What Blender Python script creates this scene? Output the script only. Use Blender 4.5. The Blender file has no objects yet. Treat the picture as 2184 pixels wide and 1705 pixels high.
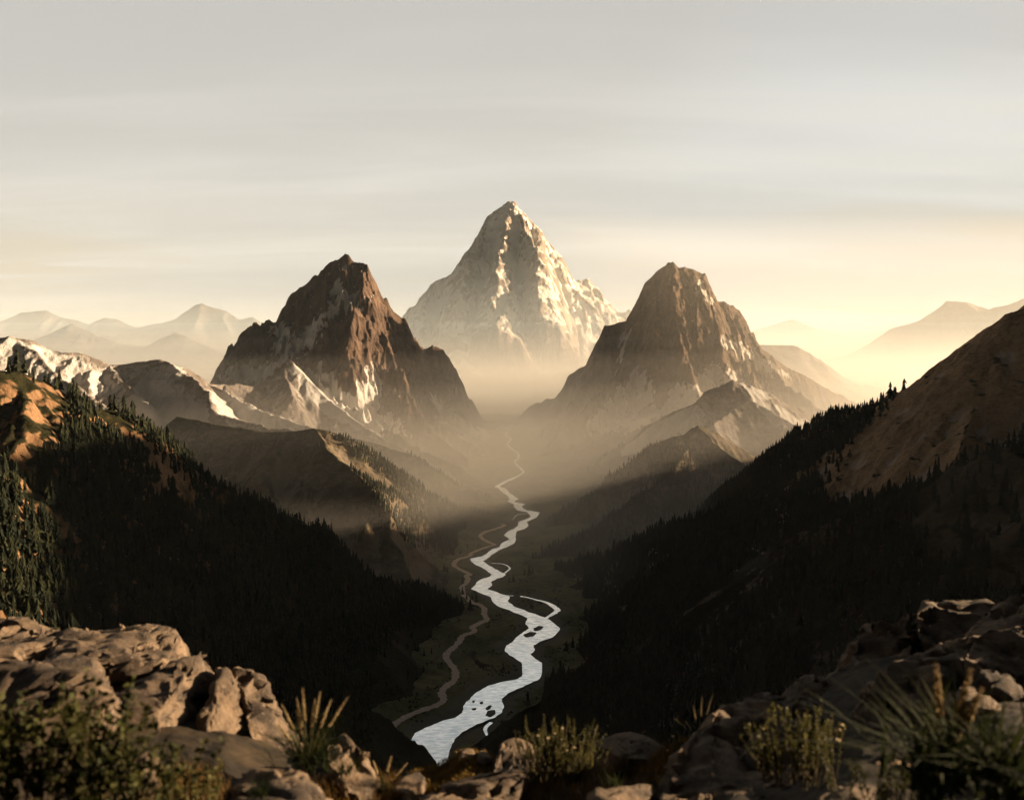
import bpy, bmesh, math, random
import numpy as np
from mathutils import Vector, Matrix

random.seed(7); np.random.seed(7)
S = bpy.context.scene
COL = S.collection

# ------------------------------------------------------------------ camera
FPX = 1800.0            # focal length in pixels of a 2184 px wide picture
PITCH = math.atan((852.5 - 690.0) / FPX)
cam_d = bpy.data.cameras.new('camera'); cam = bpy.data.objects.new('camera', cam_d); COL.objects.link(cam)
cam_d.sensor_width = 36.0; cam_d.lens = 36.0 * FPX / 2184.0
cam.location = (0, 0, 0); cam.rotation_euler = (math.pi / 2 - PITCH, 0, 0)
cam_d.clip_start = 0.1; cam_d.clip_end = 90000
cam_d.dof.use_dof = True; cam_d.dof.focus_distance = 1500.0; cam_d.dof.aperture_fstop = 2.0
S.camera = cam

# ------------------------------------------------------------------ sky, sun, exposure
SUN_AZ = math.radians(74); SUN_EL = math.radians(10.5)      # azimuth to the right of the view axis
S.view_settings.view_transform = 'Standard'; S.view_settings.look = 'None'
S.view_settings.exposure = 1.95; S.view_settings.gamma = 1.0
w = bpy.data.worlds.new("World"); S.world = w; w.use_nodes = True
nt = w.node_tree; nt.nodes.clear(); N = nt.nodes.new; L = nt.links.new
def math_node(nt, op, a, b=None, c=None, clamp=False):
    n = nt.nodes.new('ShaderNodeMath'); n.operation = op; n.use_clamp = clamp
    for i, v in enumerate((a, b, c)):
        if v is None: continue
        if isinstance(v, (int, float)): n.inputs[i].default_value = v
        else: nt.links.new(v, n.inputs[i])
    return n.outputs[0]
def maprange(nt, v, a, b, c=0.0, d=1.0, smooth=True):
    n = nt.nodes.new('ShaderNodeMapRange'); n.interpolation_type = 'SMOOTHSTEP' if smooth else 'LINEAR'
    nt.links.new(v, n.inputs[0])
    for i, x in zip((1, 2, 3, 4), (a, b, c, d)): n.inputs[i].default_value = x
    return n.outputs[0]
def mixc(nt, f, a, b):
    n = nt.nodes.new('ShaderNodeMix'); n.data_type = 'RGBA'
    for sock, v in ((n.inputs[0], f), (n.inputs[6], a), (n.inputs[7], b)):
        if isinstance(v, (int, float)): sock.default_value = v
        elif isinstance(v, tuple): sock.default_value = (*v, 1) if len(v) == 3 else v
        else: nt.links.new(v, sock)
    return n.outputs[2]
def noise(nt, vec, scale, detail=5, rough=0.55, dist=0.0):
    n = nt.nodes.new('ShaderNodeTexNoise'); n.inputs['Scale'].default_value = scale
    n.inputs['Detail'].default_value = detail; n.inputs['Roughness'].default_value = rough
    n.inputs['Distortion'].default_value = dist
    if vec is not None: nt.links.new(vec, n.inputs['Vector'])
    return n.outputs['Fac']
def mapping(nt, vec, scale=(1, 1, 1), rot=(0, 0, 0), loc=(0, 0, 0)):
    n = nt.nodes.new('ShaderNodeMapping'); n.inputs['Scale'].default_value = scale
    n.inputs['Rotation'].default_value = rot; n.inputs['Location'].default_value = loc
    nt.links.new(vec, n.inputs['Vector']); return n.outputs[0]

sky = N('ShaderNodeTexSky'); sky.sky_type = 'NISHITA'; sky.sun_disc = False
sky.sun_elevation = SUN_EL; sky.sun_rotation = SUN_AZ
sky.air_density = 1.0; sky.dust_density = 2.5; sky.ozone_density = 1.0
bg1 = N('ShaderNodeBackground'); bg1.inputs[1].default_value = 0.002
L(sky.outputs[0], bg1.inputs[0])
tc = N('ShaderNodeTexCoord'); sep = N('ShaderNodeSeparateXYZ'); L(tc.outputs['Generated'], sep.inputs[0])
X, Y, Z = sep.outputs
# thin high overcast veil: cream at the horizon, pale grey higher, thinning overhead
K = 0.228
def k3(*c): return tuple(x * K for x in c)
veil = mixc(nt, maprange(nt, Z, -0.02, 0.16), k3(0.71, 0.67, 0.59), k3(0.735, 0.705, 0.645))
veil = mixc(nt, maprange(nt, Z, 0.14, 0.38), veil, k3(0.665, 0.64, 0.59))
# soft brightening of the veil on the side of the sun
dv = N('ShaderNodeVectorMath'); dv.operation = 'DOT_PRODUCT'; L(tc.outputs['Generated'], dv.inputs[0])
ga = math.radians(22); ge = math.radians(5)
dv.inputs[1].default_value = (math.sin(ga) * math.cos(ge), math.cos(ga) * math.cos(ge), math.sin(ge))
glow = maprange(nt, dv.outputs['Value'], 0.945, 1.0)
veil = mixc(nt, math_node(nt, 'MULTIPLY', glow, 0.6), veil, k3(0.86, 0.90, 0.90))
lglow = maprange(nt, X, -0.28, -0.60)
lowz = maprange(nt, Z, 0.16, -0.02)
veil = mixc(nt, math_node(nt, 'MULTIPLY', math_node(nt, 'MULTIPLY', lglow, lowz), 0.6), veil, k3(0.66, 0.47, 0.24))
# streaky cirrus, on the plane of a cloud layer so that it stretches towards the horizon
zz = math_node(nt, 'ADD', math_node(nt, 'MAXIMUM', Z, 0.0), 0.10)
cmb = N('ShaderNodeCombineXYZ'); L(math_node(nt, 'DIVIDE', X, zz), cmb.inputs[0]); L(math_node(nt, 'DIVIDE', Y, zz), cmb.inputs[1])
cv = mapping(nt, cmb.outputs[0], (0.38, 1.5, 1), (0, 0, math.radians(-22)), (3.1, 1.2, 0))
c1 = maprange(nt, noise(nt, cv, 1.1, 8, 0.6, 0.7), 0.42, 0.66)
c2 = maprange(nt, noise(nt, cv, 0.33, 4, 0.5, 0.2), 0.36, 0.66)
cl = math_node(nt, 'MULTIPLY', c1, c2)
veil = mixc(nt, math_node(nt, 'MULTIPLY', maprange(nt, c2, 1.0, 0.0), 0.7), veil, k3(0.61, 0.60, 0.565))
veil = mixc(nt, math_node(nt, 'MULTIPLY', cl, 0.9), veil, k3(0.84, 0.81, 0.745))
# low thin warm banks
cv2 = mapping(nt, cmb.outputs[0], (0.30, 0.9, 1), (0, 0, math.radians(4)), (7.4, 3.3, 0))
c3n = math_node(nt, 'MULTIPLY', maprange(nt, noise(nt, cv2, 0.9, 3, 0.5, 0.1), 0.56, 0.70), maprange(nt, Z, 0.22, 0.10))
veil = mixc(nt, math_node(nt, 'MULTIPLY', c3n, 0.5), veil, k3(0.66, 0.57, 0.44))
dim = math_node(nt, 'MULTIPLY', maprange(nt, Z, 0.42, 0.58, 1.0, 0.03), maprange(nt, Y, 0.0, 0.6, 0.05, 1.0))
bg2 = N('ShaderNodeBackground'); L(veil, bg2.inputs[0]); L(dim, bg2.inputs[1])
add = N('ShaderNodeAddShader'); L(bg1.outputs[0], add.inputs[0]); L(bg2.outputs[0], add.inputs[1])
out = N('ShaderNodeOutputWorld'); L(add.outputs[0], out.inputs[0])

sun_d = bpy.data.lights.new('sun', 'SUN'); sun_d.energy = 5.0; sun_d.angle = math.radians(0.6); sun_d.color = (1.0, 0.735, 0.46)
sun = bpy.data.objects.new('sun', sun_d); COL.objects.link(sun)
sd = Vector((math.sin(SUN_AZ) * math.cos(SUN_EL), math.cos(SUN_AZ) * math.cos(SUN_EL), math.sin(SUN_EL)))
sun.rotation_euler = (-sd).to_track_quat('-Z', 'Y').to_euler()

cy = S.cycles
cy.use_denoising = True; cy.volume_bounces = 4; cy.max_bounces = 4; cy.diffuse_bounces = 1; cy.glossy_bounces = 2
cy.transmission_bounces = 2; cy.transparent_max_bounces = 64; cy.caustics_reflective = False; cy.caustics_refractive = False

# ------------------------------------------------------------------ geometry helpers
CP, SP = math.cos(PITCH), math.sin(PITCH)
def ray(px, py):
    u = (np.asarray(px, float) - 1092.0) / FPX; v = (852.5 - np.asarray(py, float)) / FPX
    return u, CP + v * SP, -SP + v * CP
def P(px, py, D):
    x, y, z = ray(px, py); t = D / y
    return (float(x * t), float(D), float(z * t))
FLOOR = -600.0
def PF(px, py, z=FLOOR):
    x, y, zz = ray(px, py); t = z / zz
    return (float(x * t), float(y * t), float(z))
def project(x, y, z):
    d = y * CP - z * SP; v = (y * SP + z * CP) / d
    return 1092.0 + FPX * x / d, 852.5 - FPX * v

def tag(o, label=None, cat=None, group=None, kind=None):
    if label: o['label'] = label
    if cat: o['category'] = cat
    if group: o['group'] = group
    if kind: o['kind'] = kind
    return o

def np_mesh(name, V, F, mat=None, smooth=True, attrs=None):
    """V (n,3), F (m,3) or (m,4) int arrays"""
    me = bpy.data.meshes.new(name)
    n, k = F.shape
    me.vertices.add(len(V)); me.vertices.foreach_set('co', np.ascontiguousarray(V, dtype=np.float32).ravel())
    me.loops.add(n * k); me.loops.foreach_set('vertex_index', np.ascontiguousarray(F, dtype=np.int32).ravel())
    me.polygons.add(n); me.polygons.foreach_set('loop_start', np.arange(0, n * k, k, dtype=np.int32))
    me.polygons.foreach_set('use_smooth', np.full(n, smooth, dtype=bool))
    me.update(calc_edges=True)
    for a, v in (attrs or {}).items():
        at = me.attributes.new(a, 'FLOAT', 'POINT'); at.data.foreach_set('value', np.ascontiguousarray(v, dtype=np.float32).ravel())
    if mat: me.materials.append(mat)
    return me
def link(name, me, parent=None, loc=None):
    o = bpy.data.objects.new(name, me); COL.objects.link(o)
    if parent: o.parent = parent
    if loc is not None: o.location = loc
    return o

def _h(ix, iy, iz, seed):
    h = (ix * 374761393 + iy * 668265263 + iz * 2147483647 // 3 + seed * 974634777) & 0xffffffff
    h = ((h ^ (h >> 13)) * 1274126177) & 0xffffffff
    h = ((h ^ (h >> 16)) * 2246822519) & 0xffffffff
    return (h ^ (h >> 15)).astype(np.float64) / 4294967295.0 * 2 - 1
def vnoise2(x, y, seed=0):
    xi = np.floor(x).astype(np.int64); yi = np.floor(y).astype(np.int64); fx = x - xi; fy = y - yi
    def g(dx, dy):
        a = _h(xi + dx, yi + dy, np.zeros_like(xi), seed) * math.pi
        return np.cos(a) * (fx - dx) + np.sin(a) * (fy - dy)
    u = fx * fx * fx * (fx * (fx * 6 - 15) + 10); v = fy * fy * fy * (fy * (fy * 6 - 15) + 10)
    a = g(0, 0) * (1 - u) + g(1, 0) * u; b = g(0, 1) * (1 - u) + g(1, 1) * u
    return (a * (1 - v) + b * v) * 1.5
def vnoise3(p, seed=0):
    i = np.floor(p).astype(np.int64); f = p - i; u = f * f * (3 - 2 * f)
    r = 0
    for dx in (0, 1):
        for dy in (0, 1):
            for dz in (0, 1):
                w_ = (u[:, 0] if dx else 1 - u[:, 0]) * (u[:, 1] if dy else 1 - u[:, 1]) * (u[:, 2] if dz else 1 - u[:, 2])
                r = r + w_ * _h(i[:, 0] + dx, i[:, 1] + dy, i[:, 2] + dz, seed)
    return r
def fbm2(x, y, scale, octv=5, seed=0, gain=0.5, ridged=False):
    s = 0; a = 1.0; f = 1.0 / scale; tot = 0
    for o in range(octv):
        n = vnoise2(x * f + 17.3 * o, y * f - 9.1 * o, seed + o)
        s = s + a * ((1 - 2 * np.abs(n)) if ridged else n); tot += a; a *= gain; f *= 2.03
    return s / tot
def fbm3(p, scale, octv=4, seed=0, gain=0.5, ridged=False):
    s = 0; a = 1.0; f = 1.0 / scale; tot = 0
    for o in range(octv):
        n = vnoise3(p * f + 5.7 * o, seed + o)
        s = s + a * ((1 - 2 * np.abs(n)) if ridged else n); tot += a; a *= gain; f *= 2.07
    return s / tot
def sstep(x, a, b):
    t = np.clip((x - a) / (b - a), 0, 1); return t * t * (3 - 2 * t)
def blur(a, r):
    for ax in (0, 1):
        p = np.concatenate([np.repeat(np.take(a, [0], ax), r, ax), a, np.repeat(np.take(a, [-1], ax), r, ax)], ax)
        c = np.cumsum(p, ax); z = np.zeros_like(np.take(c, [0], ax)); c = np.concatenate([z, c], ax)
        n = a.shape[ax]
        a = (np.take(c, np.arange(2 * r + 1, 2 * r + 1 + n), ax) - np.take(c, np.arange(0, n), ax)) / (2 * r + 1)
    return a
def inpoly(px, py, poly):
    r = np.zeros(np.shape(px), bool); n = len(poly)
    for i in range(n):
        x0, y0 = poly[i]; x1, y1 = poly[(i + 1) % n]
        if y0 == y1: continue
        c = ((y0 > py) != (y1 > py)) & (px < (x1 - x0) * (py - y0) / (y1 - y0) + x0)
        r ^= c
    return r

# ------------------------------------------------------------------ river and trail traced on the valley floor
def c2(X, Y): return ((900 + X / 4.262) * 0.93493, (950 + Y / 4.262) * 0.93493)
def c3(X, Y): return ((800 + X / 3.552) * 0.93493, (1300 + Y / 3.552) * 0.93493)
RV = [(112, 1101, 1109), (140, 1086, 1095), (180, 1073, 1084), (215, 1126, 1138), (270, 1092, 1104), (310, 1133, 1147), (345, 1182, 1198),
      (380, 1204, 1221), (405, 1192, 1208), (435, 1157, 1175), (465, 1176, 1196), (500, 1216, 1236), (538, 1245, 1268), (575, 1192, 1222),
      (600, 1120, 1172), (640, 1035, 1085), (680, 972, 1022), (695, 1010, 1078), (720, 1030, 1105), (740, 1056, 1116), (770, 1105, 1165),
      (800, 1118, 1206), (825, 1095, 1160), (850, 1160, 1266), (875, 1165, 1236), (905, 1188, 1275), (930, 1295, 1411), (950, 1312, 1402),
      (975, 1322, 1382), (1000, 1265, 1332), (1020, 1203, 1286), (1060, 1200, 1300), (1090, 1158, 1270), (1110, 1108, 1190), (1150, 1065, 1178),
      (1190, 1118, 1178), (1230, 1038, 1165), (1265, 1023, 1100), (1290, 938, 1030), (1320, 905, 975), (1350, 868, 935), (1380, 738, 900),
      (1400, 745, 862), (1430, 780, 900), (1470, 855, 962)]
RV3 = [(0, 1100, 1192), (35, 1140, 1256), (52, 1128, 1235), (70, 1060, 1182), (95, 1020, 1135), (120, 1010, 1150), (150, 975, 1110), (180, 1040, 1190), (215, 1130, 1290),
       (250, 1150, 1275), (290, 1190, 1320), (330, 1300, 1425), (370, 1400, 1535), (390, 1430, 1600), (430, 1415, 1650), (470, 1445, 1697),
       (500, 1400, 1682), (540, 1345, 1640), (580, 1310, 1530), (610, 1260, 1482), (650, 1245, 1492), (680, 1280, 1455), (710, 1330, 1490),
       (750, 1385, 1550), (800, 1390, 1552), (850, 1393, 1547), (880, 1350, 1530), (910, 1200, 1462), (940, 1100, 1400), (965, 1060, 1340),
       (1000, 1000, 1270), (1040, 970, 1225), (1070, 930, 1230), (1100, 915, 1243), (1150, 905, 1225), (1190, 850, 1170), (1220, 740, 1092),
       (1250, 670, 1015), (1280, 590, 960), (1320, 520, 890), (1370, 490, 842), (1420, 485, 818), (1460, 505, 800), (1520, 515, 790), (1600, 540, 800), (1700, 520, 780)]
rows = []
for Y_, a, b in RV:
    xa, y = c2(a, Y_); xb, _ = c2(b, Y_); rows.append((y, xa, xb))
for Y_, a, b in RV3:
    xa, y = c3(a, Y_); xb, _ = c3(b, Y_); rows.append((y, xa, xb))
def densify(rows, n=5):
    o = []
    for (y0, a0, b0), (y1, a1, b1) in zip(rows[:-1], rows[1:]):
        for k in range(n):
            t = k / n; s = t * t * (3 - 2 * t) * 0.5 + t * 0.5
            j = 2.2 * (random.random() - .5) * min(1, (b0 - a0) / 14)
            o.append((y0 + (y1 - y0) * t, a0 + (a1 - a0) * s + j, b0 + (b1 - b0) * s + 2.2 * (random.random() - .5) * min(1, (b0 - a0) / 14)))
    o.append(rows[-1]); return o
rows = densify(rows)
BR = [c3(*p) for p in [(1290, 207), (1400, 213), (1450, 224), (1500, 238), (1540, 248), (1580, 258), (1612, 272), (1640, 290), (1660, 308), (1675, 325), (1650, 345), (1620, 365), (1575, 392)]] + [c2(*p) for p in [(1330, 945), (1290, 943), (1250, 943), (1220, 948), (1190, 955), (1170, 970), (1160, 985), (1150, 1003), (940, 1422), (1000, 1427), (1060, 1432), (1090, 1448), (1120, 1470), (1105, 1490), (1085, 1508), (1060, 1525)]] + [c3(*p) for p in [(1140, 1230), (1115, 1258), (1090, 1285), (1098, 1315), (1110, 1345), (1125, 1375)]]
RIV = np.array([PF((a + b) / 2, y)[:2] + ((b - a) / 2 * PF(a, y)[1] / FPX,) for y, a, b in rows])
RIVM = RIV.copy()
RIV = np.concatenate([RIV, np.array([(*PF(x, y)[:2], 3.5) for x, y in BR])])
PATH_PX = [c2(*p) for p in [(1035, 1040), (1065, 1050), (1050, 1064), (960, 1095), (880, 1120), (840, 1145), (838, 1165), (860, 1190), (920, 1220), (970, 1243), (900, 1265),
            (800, 1300), (750, 1325), (725, 1352), (620, 1385), (583, 1420), (583, 1450), (640, 1485), (700, 1515), (735, 1532), (700, 1545), (715, 1580), (690, 1625)]] + \
          [c3(*p) for p in [(905, 130), (915, 190), (960, 240), (1000, 268), (1040, 275), (1082, 310), (1083, 360), (1104, 400), (1050, 425), (985, 460), (1000, 495), (910, 530),
            (885, 570), (840, 620), (785, 668), (772, 710), (810, 760), (845, 810), (845, 880), (800, 920), (750, 960), (738, 1000), (752, 1050), (700, 1090),
            (600, 1125), (480, 1170), (370, 1235), (290, 1310), (240, 1370), (215, 1420), (215, 1500), (180, 1600)]]
def d_river(x, y):
    """distance to the river's edge (negative inside)"""
    x = np.asarray(x, float); sh = x.shape; x = x.ravel(); y = np.asarray(y, float).ravel()
    best = np.full(x.shape, 1e9)
    R = RIV
    for i in range(len(R)):
        r = R[i, 2] if R[i, 1] < 2600 else max(R[i, 2], 11.0)
        m = np.abs(y - R[i, 1]) < 1200
        d = np.hypot(x - R[i, 0], y - R[i, 1]) - r
        np.minimum(best, d, out=best)
    return best.reshape(sh)
def d_line(x, y, pts):
    best = np.full(np.shape(x), 1e9)
    for p in pts: np.minimum(best, np.hypot(x - p[0], y - p[1]), out=best)
    return best
TRXY0 = np.array([PF(*p)[:2] for p in PATH_PX])
def floor_h(x, y, d=None):
    d = d_river(x, y) if d is None else d
    dd = np.clip(d - 6, 0, 700)
    return FLOOR + 1.0 - 3.2 * sstep(-d, -8, 6) + 0.045 * dd + np.minimum(1, dd / 60) * (5.0 * fbm2(x, y, 130, 4, 11) + 1.2 * fbm2(x, y, 22, 3, 5))

# ------------------------------------------------------------------ mountain generator
def resample(pts, step, jag=0.0, rng=None):
    """polyline -> finer polyline with midpoint jaggedness in z"""
    out_ = []
    for a, b in zip(pts[:-1], pts[1:]):
        a = np.array(a, float); b = np.array(b, float); n = max(1, int(np.hypot(*(b - a)[:2]) / step))
        for k in range(n):
            p = a + (b - a) * k / n
            if rng is not None and jag: p = p + np.array([rng.normal() * jag * .7, rng.normal() * jag * .7, rng.normal() * jag])
            out_.append(p)
    out_.append(np.array(pts[-1], float)); return np.array(out_)

TERR = {}          # name -> (x0,y0,dx,dy,H)
def sample(t, x, y):
    x0, y0, dx, dy, H = t
    fx = (x - x0) / dx; fy = (y - y0) / dy; ny, nx = H.shape
    ok = (fx >= 0) & (fy >= 0) & (fx < nx - 1.001) & (fy < ny - 1.001)
    fx = np.clip(fx, 0, nx - 1.001); fy = np.clip(fy, 0, ny - 1.001); ix = fx.astype(int); iy = fy.astype(int); u = fx - ix; v = fy - iy
    h = H[iy, ix] * (1 - u) * (1 - v) + H[iy, ix + 1] * u * (1 - v) + H[iy + 1, ix] * (1 - u) * v + H[iy + 1, ix + 1] * u * v
    return np.where(ok, h, -1e4)

def build_mountain(key, name, crests, dx, kx=1.3, ky=0.8, spur=140, spur_len=900, spur_drop=(0.5, 0.8), lv2=True, extra=(),
                   rough=0.1, jag=4, seed=0, mat=None, soft=40, pad=500, snow=(0, 0), carve=True, front=1.0, back=True, label=None, warp=14, sharp=0.35, ycap=None, fields=(), pxnoise=14, fk=1.0):
    rng = np.random.default_rng(seed)
    segs = []
    mains = [resample(c, 60 if dx < 6 else 160, jag, rng) for c in crests]
    allp = np.concatenate(mains)
    for m in mains:
        for a, b in zip(m[:-1], m[1:]): segs.append((a, b, 1e9))
    spurs = []
    def walk(p, ang, length, drop, wig, step):
        pts = [p.copy()]; l = 0; k = 0; nseg = max(3, int(length / step))
        while l < length and pts[-1][2] > FLOOR - 10:
            ang += rng.normal() * wig
            q = pts[-1].copy(); c, s_ = math.cos(ang), math.sin(ang)
            dd = drop * (1.25 - 0.6 * l / length) * (0.75 + 0.5 * rng.random())
            q[0] += c * step / kx; q[1] += s_ * step / ky; q[2] -= dd * step
            pts.append(q); l += step
        return pts, ang
    def emit(line, spacing, length, lvl, bias=0.0):
        acc = spacing * rng.random(); side = 1
        for a, b in zip(line[:-1], line[1:]):
            d = np.array([(b[0] - a[0]) * kx, (b[1] - a[1]) * ky]); L_ = np.hypot(*d)
            if L_ < 1e-6: continue
            acc += L_
            while acc > spacing:
                acc -= spacing * (0.7 + 0.6 * rng.random())
                p = a + (b - a) * rng.random(); a0 = math.atan2(d[1], d[0])
                for sgn in ((-1, 1) if lvl == 1 else ((1,) if rng.random() < .5 else (-1,))):
                    if lvl == 1:
                        ang = a0 + sgn * (math.pi / 2) + rng.normal() * 0.25
                        if not back and math.sin(ang) > 0: continue
                        # lean downhill
                        if b[2] != a[2]:
                            pass
                        ln = length * (0.5 + 0.7 * rng.random()); dr = rng.uniform(*spur_drop); wg = 0.16
                    else:
                        ang = a0 + sgn * rng.uniform(0.7, 1.15); ln = length * (0.4 + 0.8 * rng.random()); dr = rng.uniform(0.62, 0.9); wg = 0.2
                    pts, _ = walk(p + np.array([0, 0, -1.0 * dx * .3]), ang, ln, dr, wg, max(dx * 5, spacing * 0.35))
                    spurs.append((lvl, pts))
    for m in mains: emit(m, spur, spur_len, 1)
    for e in extra:
        e_ = resample(e, 60 if dx < 6 else 160, jag * .8, rng); spurs.append((1, list(e_)))
    if lv2:
        for lvl, pts in list(spurs): 
            if len(pts) > 2: emit(np.array(pts), spur * 0.42, spur_len * 0.28, 2)
    for lvl, pts in spurs:
        R = spur * 2.4 if lvl == 1 else spur * 1.1
        for a, b in zip(pts[:-1], pts[1:]): segs.append((np.array(a), np.array(b), R))
    hmax = allp[:, 2].max() - FLOOR
    x0, x1 = allp[:, 0].min() - pad / kx, allp[:, 0].max() + pad / kx
    y0, y1 = allp[:, 1].min() - (allp[:, 2].max() - FLOOR + 2.0 * soft) / ky * 1.02 * front, allp[:, 1].max() + pad * 0.7
    for e in extra:
        y0 = min(y0, np.array(e)[:, 1].min() - 150)
    y0 = max(y0, 40.0)
    if ycap: y1 = min(y1, ycap)
    nx = int((x1 - x0) / dx); dy = dx * 1.15; ny = int((y1 - y0) / dy)
    xs = x0 + np.arange(nx) * dx; ys = y0 + np.arange(ny) * dy
    XX, YY = np.meshgrid(xs, ys)
    sc = dx * 14
    WX = XX + warp * fbm2(XX, YY, sc, 4, seed + 3); WY = YY + warp * fbm2(XX, YY, sc, 4, seed + 9)
    SX = (WX * kx); SY = (WY * ky)
    H = np.full(XX.shape, FLOOR - 5.0 * soft - 30)
    for a, b, R in segs:
        zt = max(a[2], b[2]); Rr = min(R, zt - FLOOR + 5 * soft)
        if Rr <= 0: continue
        rx = Rr / kx + warp; ry = Rr / ky + warp
        i0 = max(0, int((min(a[0], b[0]) - rx - x0) / dx)); i1 = min(nx, int((max(a[0], b[0]) + rx - x0) / dx) + 2)
        j0 = max(0, int((min(a[1], b[1]) - ry - y0) / dy)); j1 = min(ny, int((max(a[1], b[1]) + ry - y0) / dy) + 2)
        if i1 <= i0 or j1 <= j0: continue
        px = SX[j0:j1, i0:i1] - a[0] * kx; py = SY[j0:j1, i0:i1] - a[1] * ky
        ex, ey = (b[0] - a[0]) * kx, (b[1] - a[1]) * ky; l2 = ex * ex + ey * ey + 1e-9
        t = np.clip((px * ex + py * ey) / l2, 0, 1)
        d = np.hypot(px - t * ex, py - t * ey)
        z = a[2] + t * (b[2] - a[2]) - d
        sub = H[j0:j1, i0:i1]; np.maximum(sub, z, out=sub)
    # profile: steep near the crests, easing towards the foot
    rel = np.clip((H - FLOOR) / hmax, 0, 1.2)
    H0 = H.copy()
    dist = np.clip(-(H - blur(H, 3)), -50, 50)
    # distance below the main crest
    dc = np.full(XX.shape, 1e9)
    for m in mains:
        for a in m[::2]:
            np.minimum(dc, np.hypot((XX - a[0]), (YY - a[1])), out=dc)
    wgt = sstep(dc, 0, 22 * dx)
    amp = rough * hmax * 0.25
    nz = fbm2(WX * 1.25, WY, dx * 26, 6, seed + 20, 0.52, ridged=True) - 0.35
    H = H + amp * nz * (0.12 + 0.88 * wgt) * sstep(H - FLOOR, 0, hmax * .3)
    H = H + dx * 0.75 * fbm2(XX, YY * .8, dx * 11, 5, seed + 31, 0.6, ridged=True) * (0.15 + 0.85 * wgt) * (1 if snow[1] != snow[0] else .35)
    # soft foot
    q = (H - (FLOOR + soft * .1)) / soft
    sink = 14 + soft * .1
    H = FLOOR - 14 + sink * sstep(H - FLOOR, 20, 160 + soft) + soft * np.where(q > 20, q, np.log1p(np.exp(np.minimum(q, 20))))
    if carve:
        m = YY < 6500
        dr = d_river(XX[m], YY[m])
        cap = FLOOR - 6 + 0.30 * np.clip(dr - 25, -20, 130) + 2.4 * np.clip(dr - 130, 0, 1e9)
        dt = d_line(XX[m], YY[m], TRXY0)
        cap = np.minimum(cap, FLOOR - 5 + 0.25 * np.clip(dt - 14, -14, 60) + 1.0 * np.clip(dt - 60, 0, 1e9) + 2.5 * np.clip(dt - 160, 0, 1e9))
        H[m] = np.minimum(H[m], cap)
    # snow lies in the hollows and on gentler ground
    gy, gx = np.gradient(H, dy, dx)
    slope = np.hypot(gx, gy)
    conc = blur(H, 5) - H; conc2 = blur(H, 14) - H
    alt = sstep(H, snow[0], snow[1]) if snow[1] != snow[0] else np.zeros_like(H)
    sn = 0.42 * np.clip(conc / (dx * 1.6), -1, 1) + 0.38 * np.clip(conc2 / (dx * 5), -1, 1) + 0.75 * (0.95 - slope) + 0.22 * fbm2(XX, YY, dx * 30, 4, seed + 44)
    sn = sn * 0.5 + 0.5
    snv = np.where(alt > 0, sn * 0.55 + alt * 0.45, 0) * sstep(alt, 0, .25)
    if fields:      # snowfields of the mountain, each with its own outline, feathered along the gullies
        PX, PY = project(XX, YY, H)
        PX = PX + pxnoise * fbm2(XX, YY, dx * 16, 4, seed + 70); PY = PY + pxnoise * fbm2(XX, YY, dx * 16, 4, seed + 71)
        msk = np.zeros_like(H)
        for fp in fields: msk = np.maximum(msk, inpoly(PX, PY, fp))
        msk = blur(msk, 3)
        snv = np.where(msk > 0.02, np.maximum(snv, 0.50 + 0.40 * msk + 0.16 * np.clip(conc / (dx * 1.2), -1, 1) + 0.10 * np.clip(0.9 - slope, -1, 1)), snv * fk)
    idx = np.arange(nx * ny).reshape(ny, nx)
    F = np.stack([idx[:-1, :-1], idx[:-1, 1:], idx[1:, 1:], idx[1:, :-1]], -1).reshape(-1, 4)
    hz = H.ravel()[F].max(1)
    F = F[hz > FLOOR - 8]
    used = np.unique(F); remap = np.full(nx * ny, -1); remap[used] = np.arange(len(used)); F = remap[F]
    V = np.stack([XX, YY, H], -1).reshape(-1, 3)[used]
    me = np_mesh(name, V, F, mat, True, {'snow': snv.ravel()[used], 'hollow': np.clip(conc2 / (dx * 5), -1, 1).ravel()[used]})
    o = link(name, me); tag(o, label, None, None, 'structure')
    TERR[key] = (x0, y0, dx, dy, H)
    return o

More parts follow.
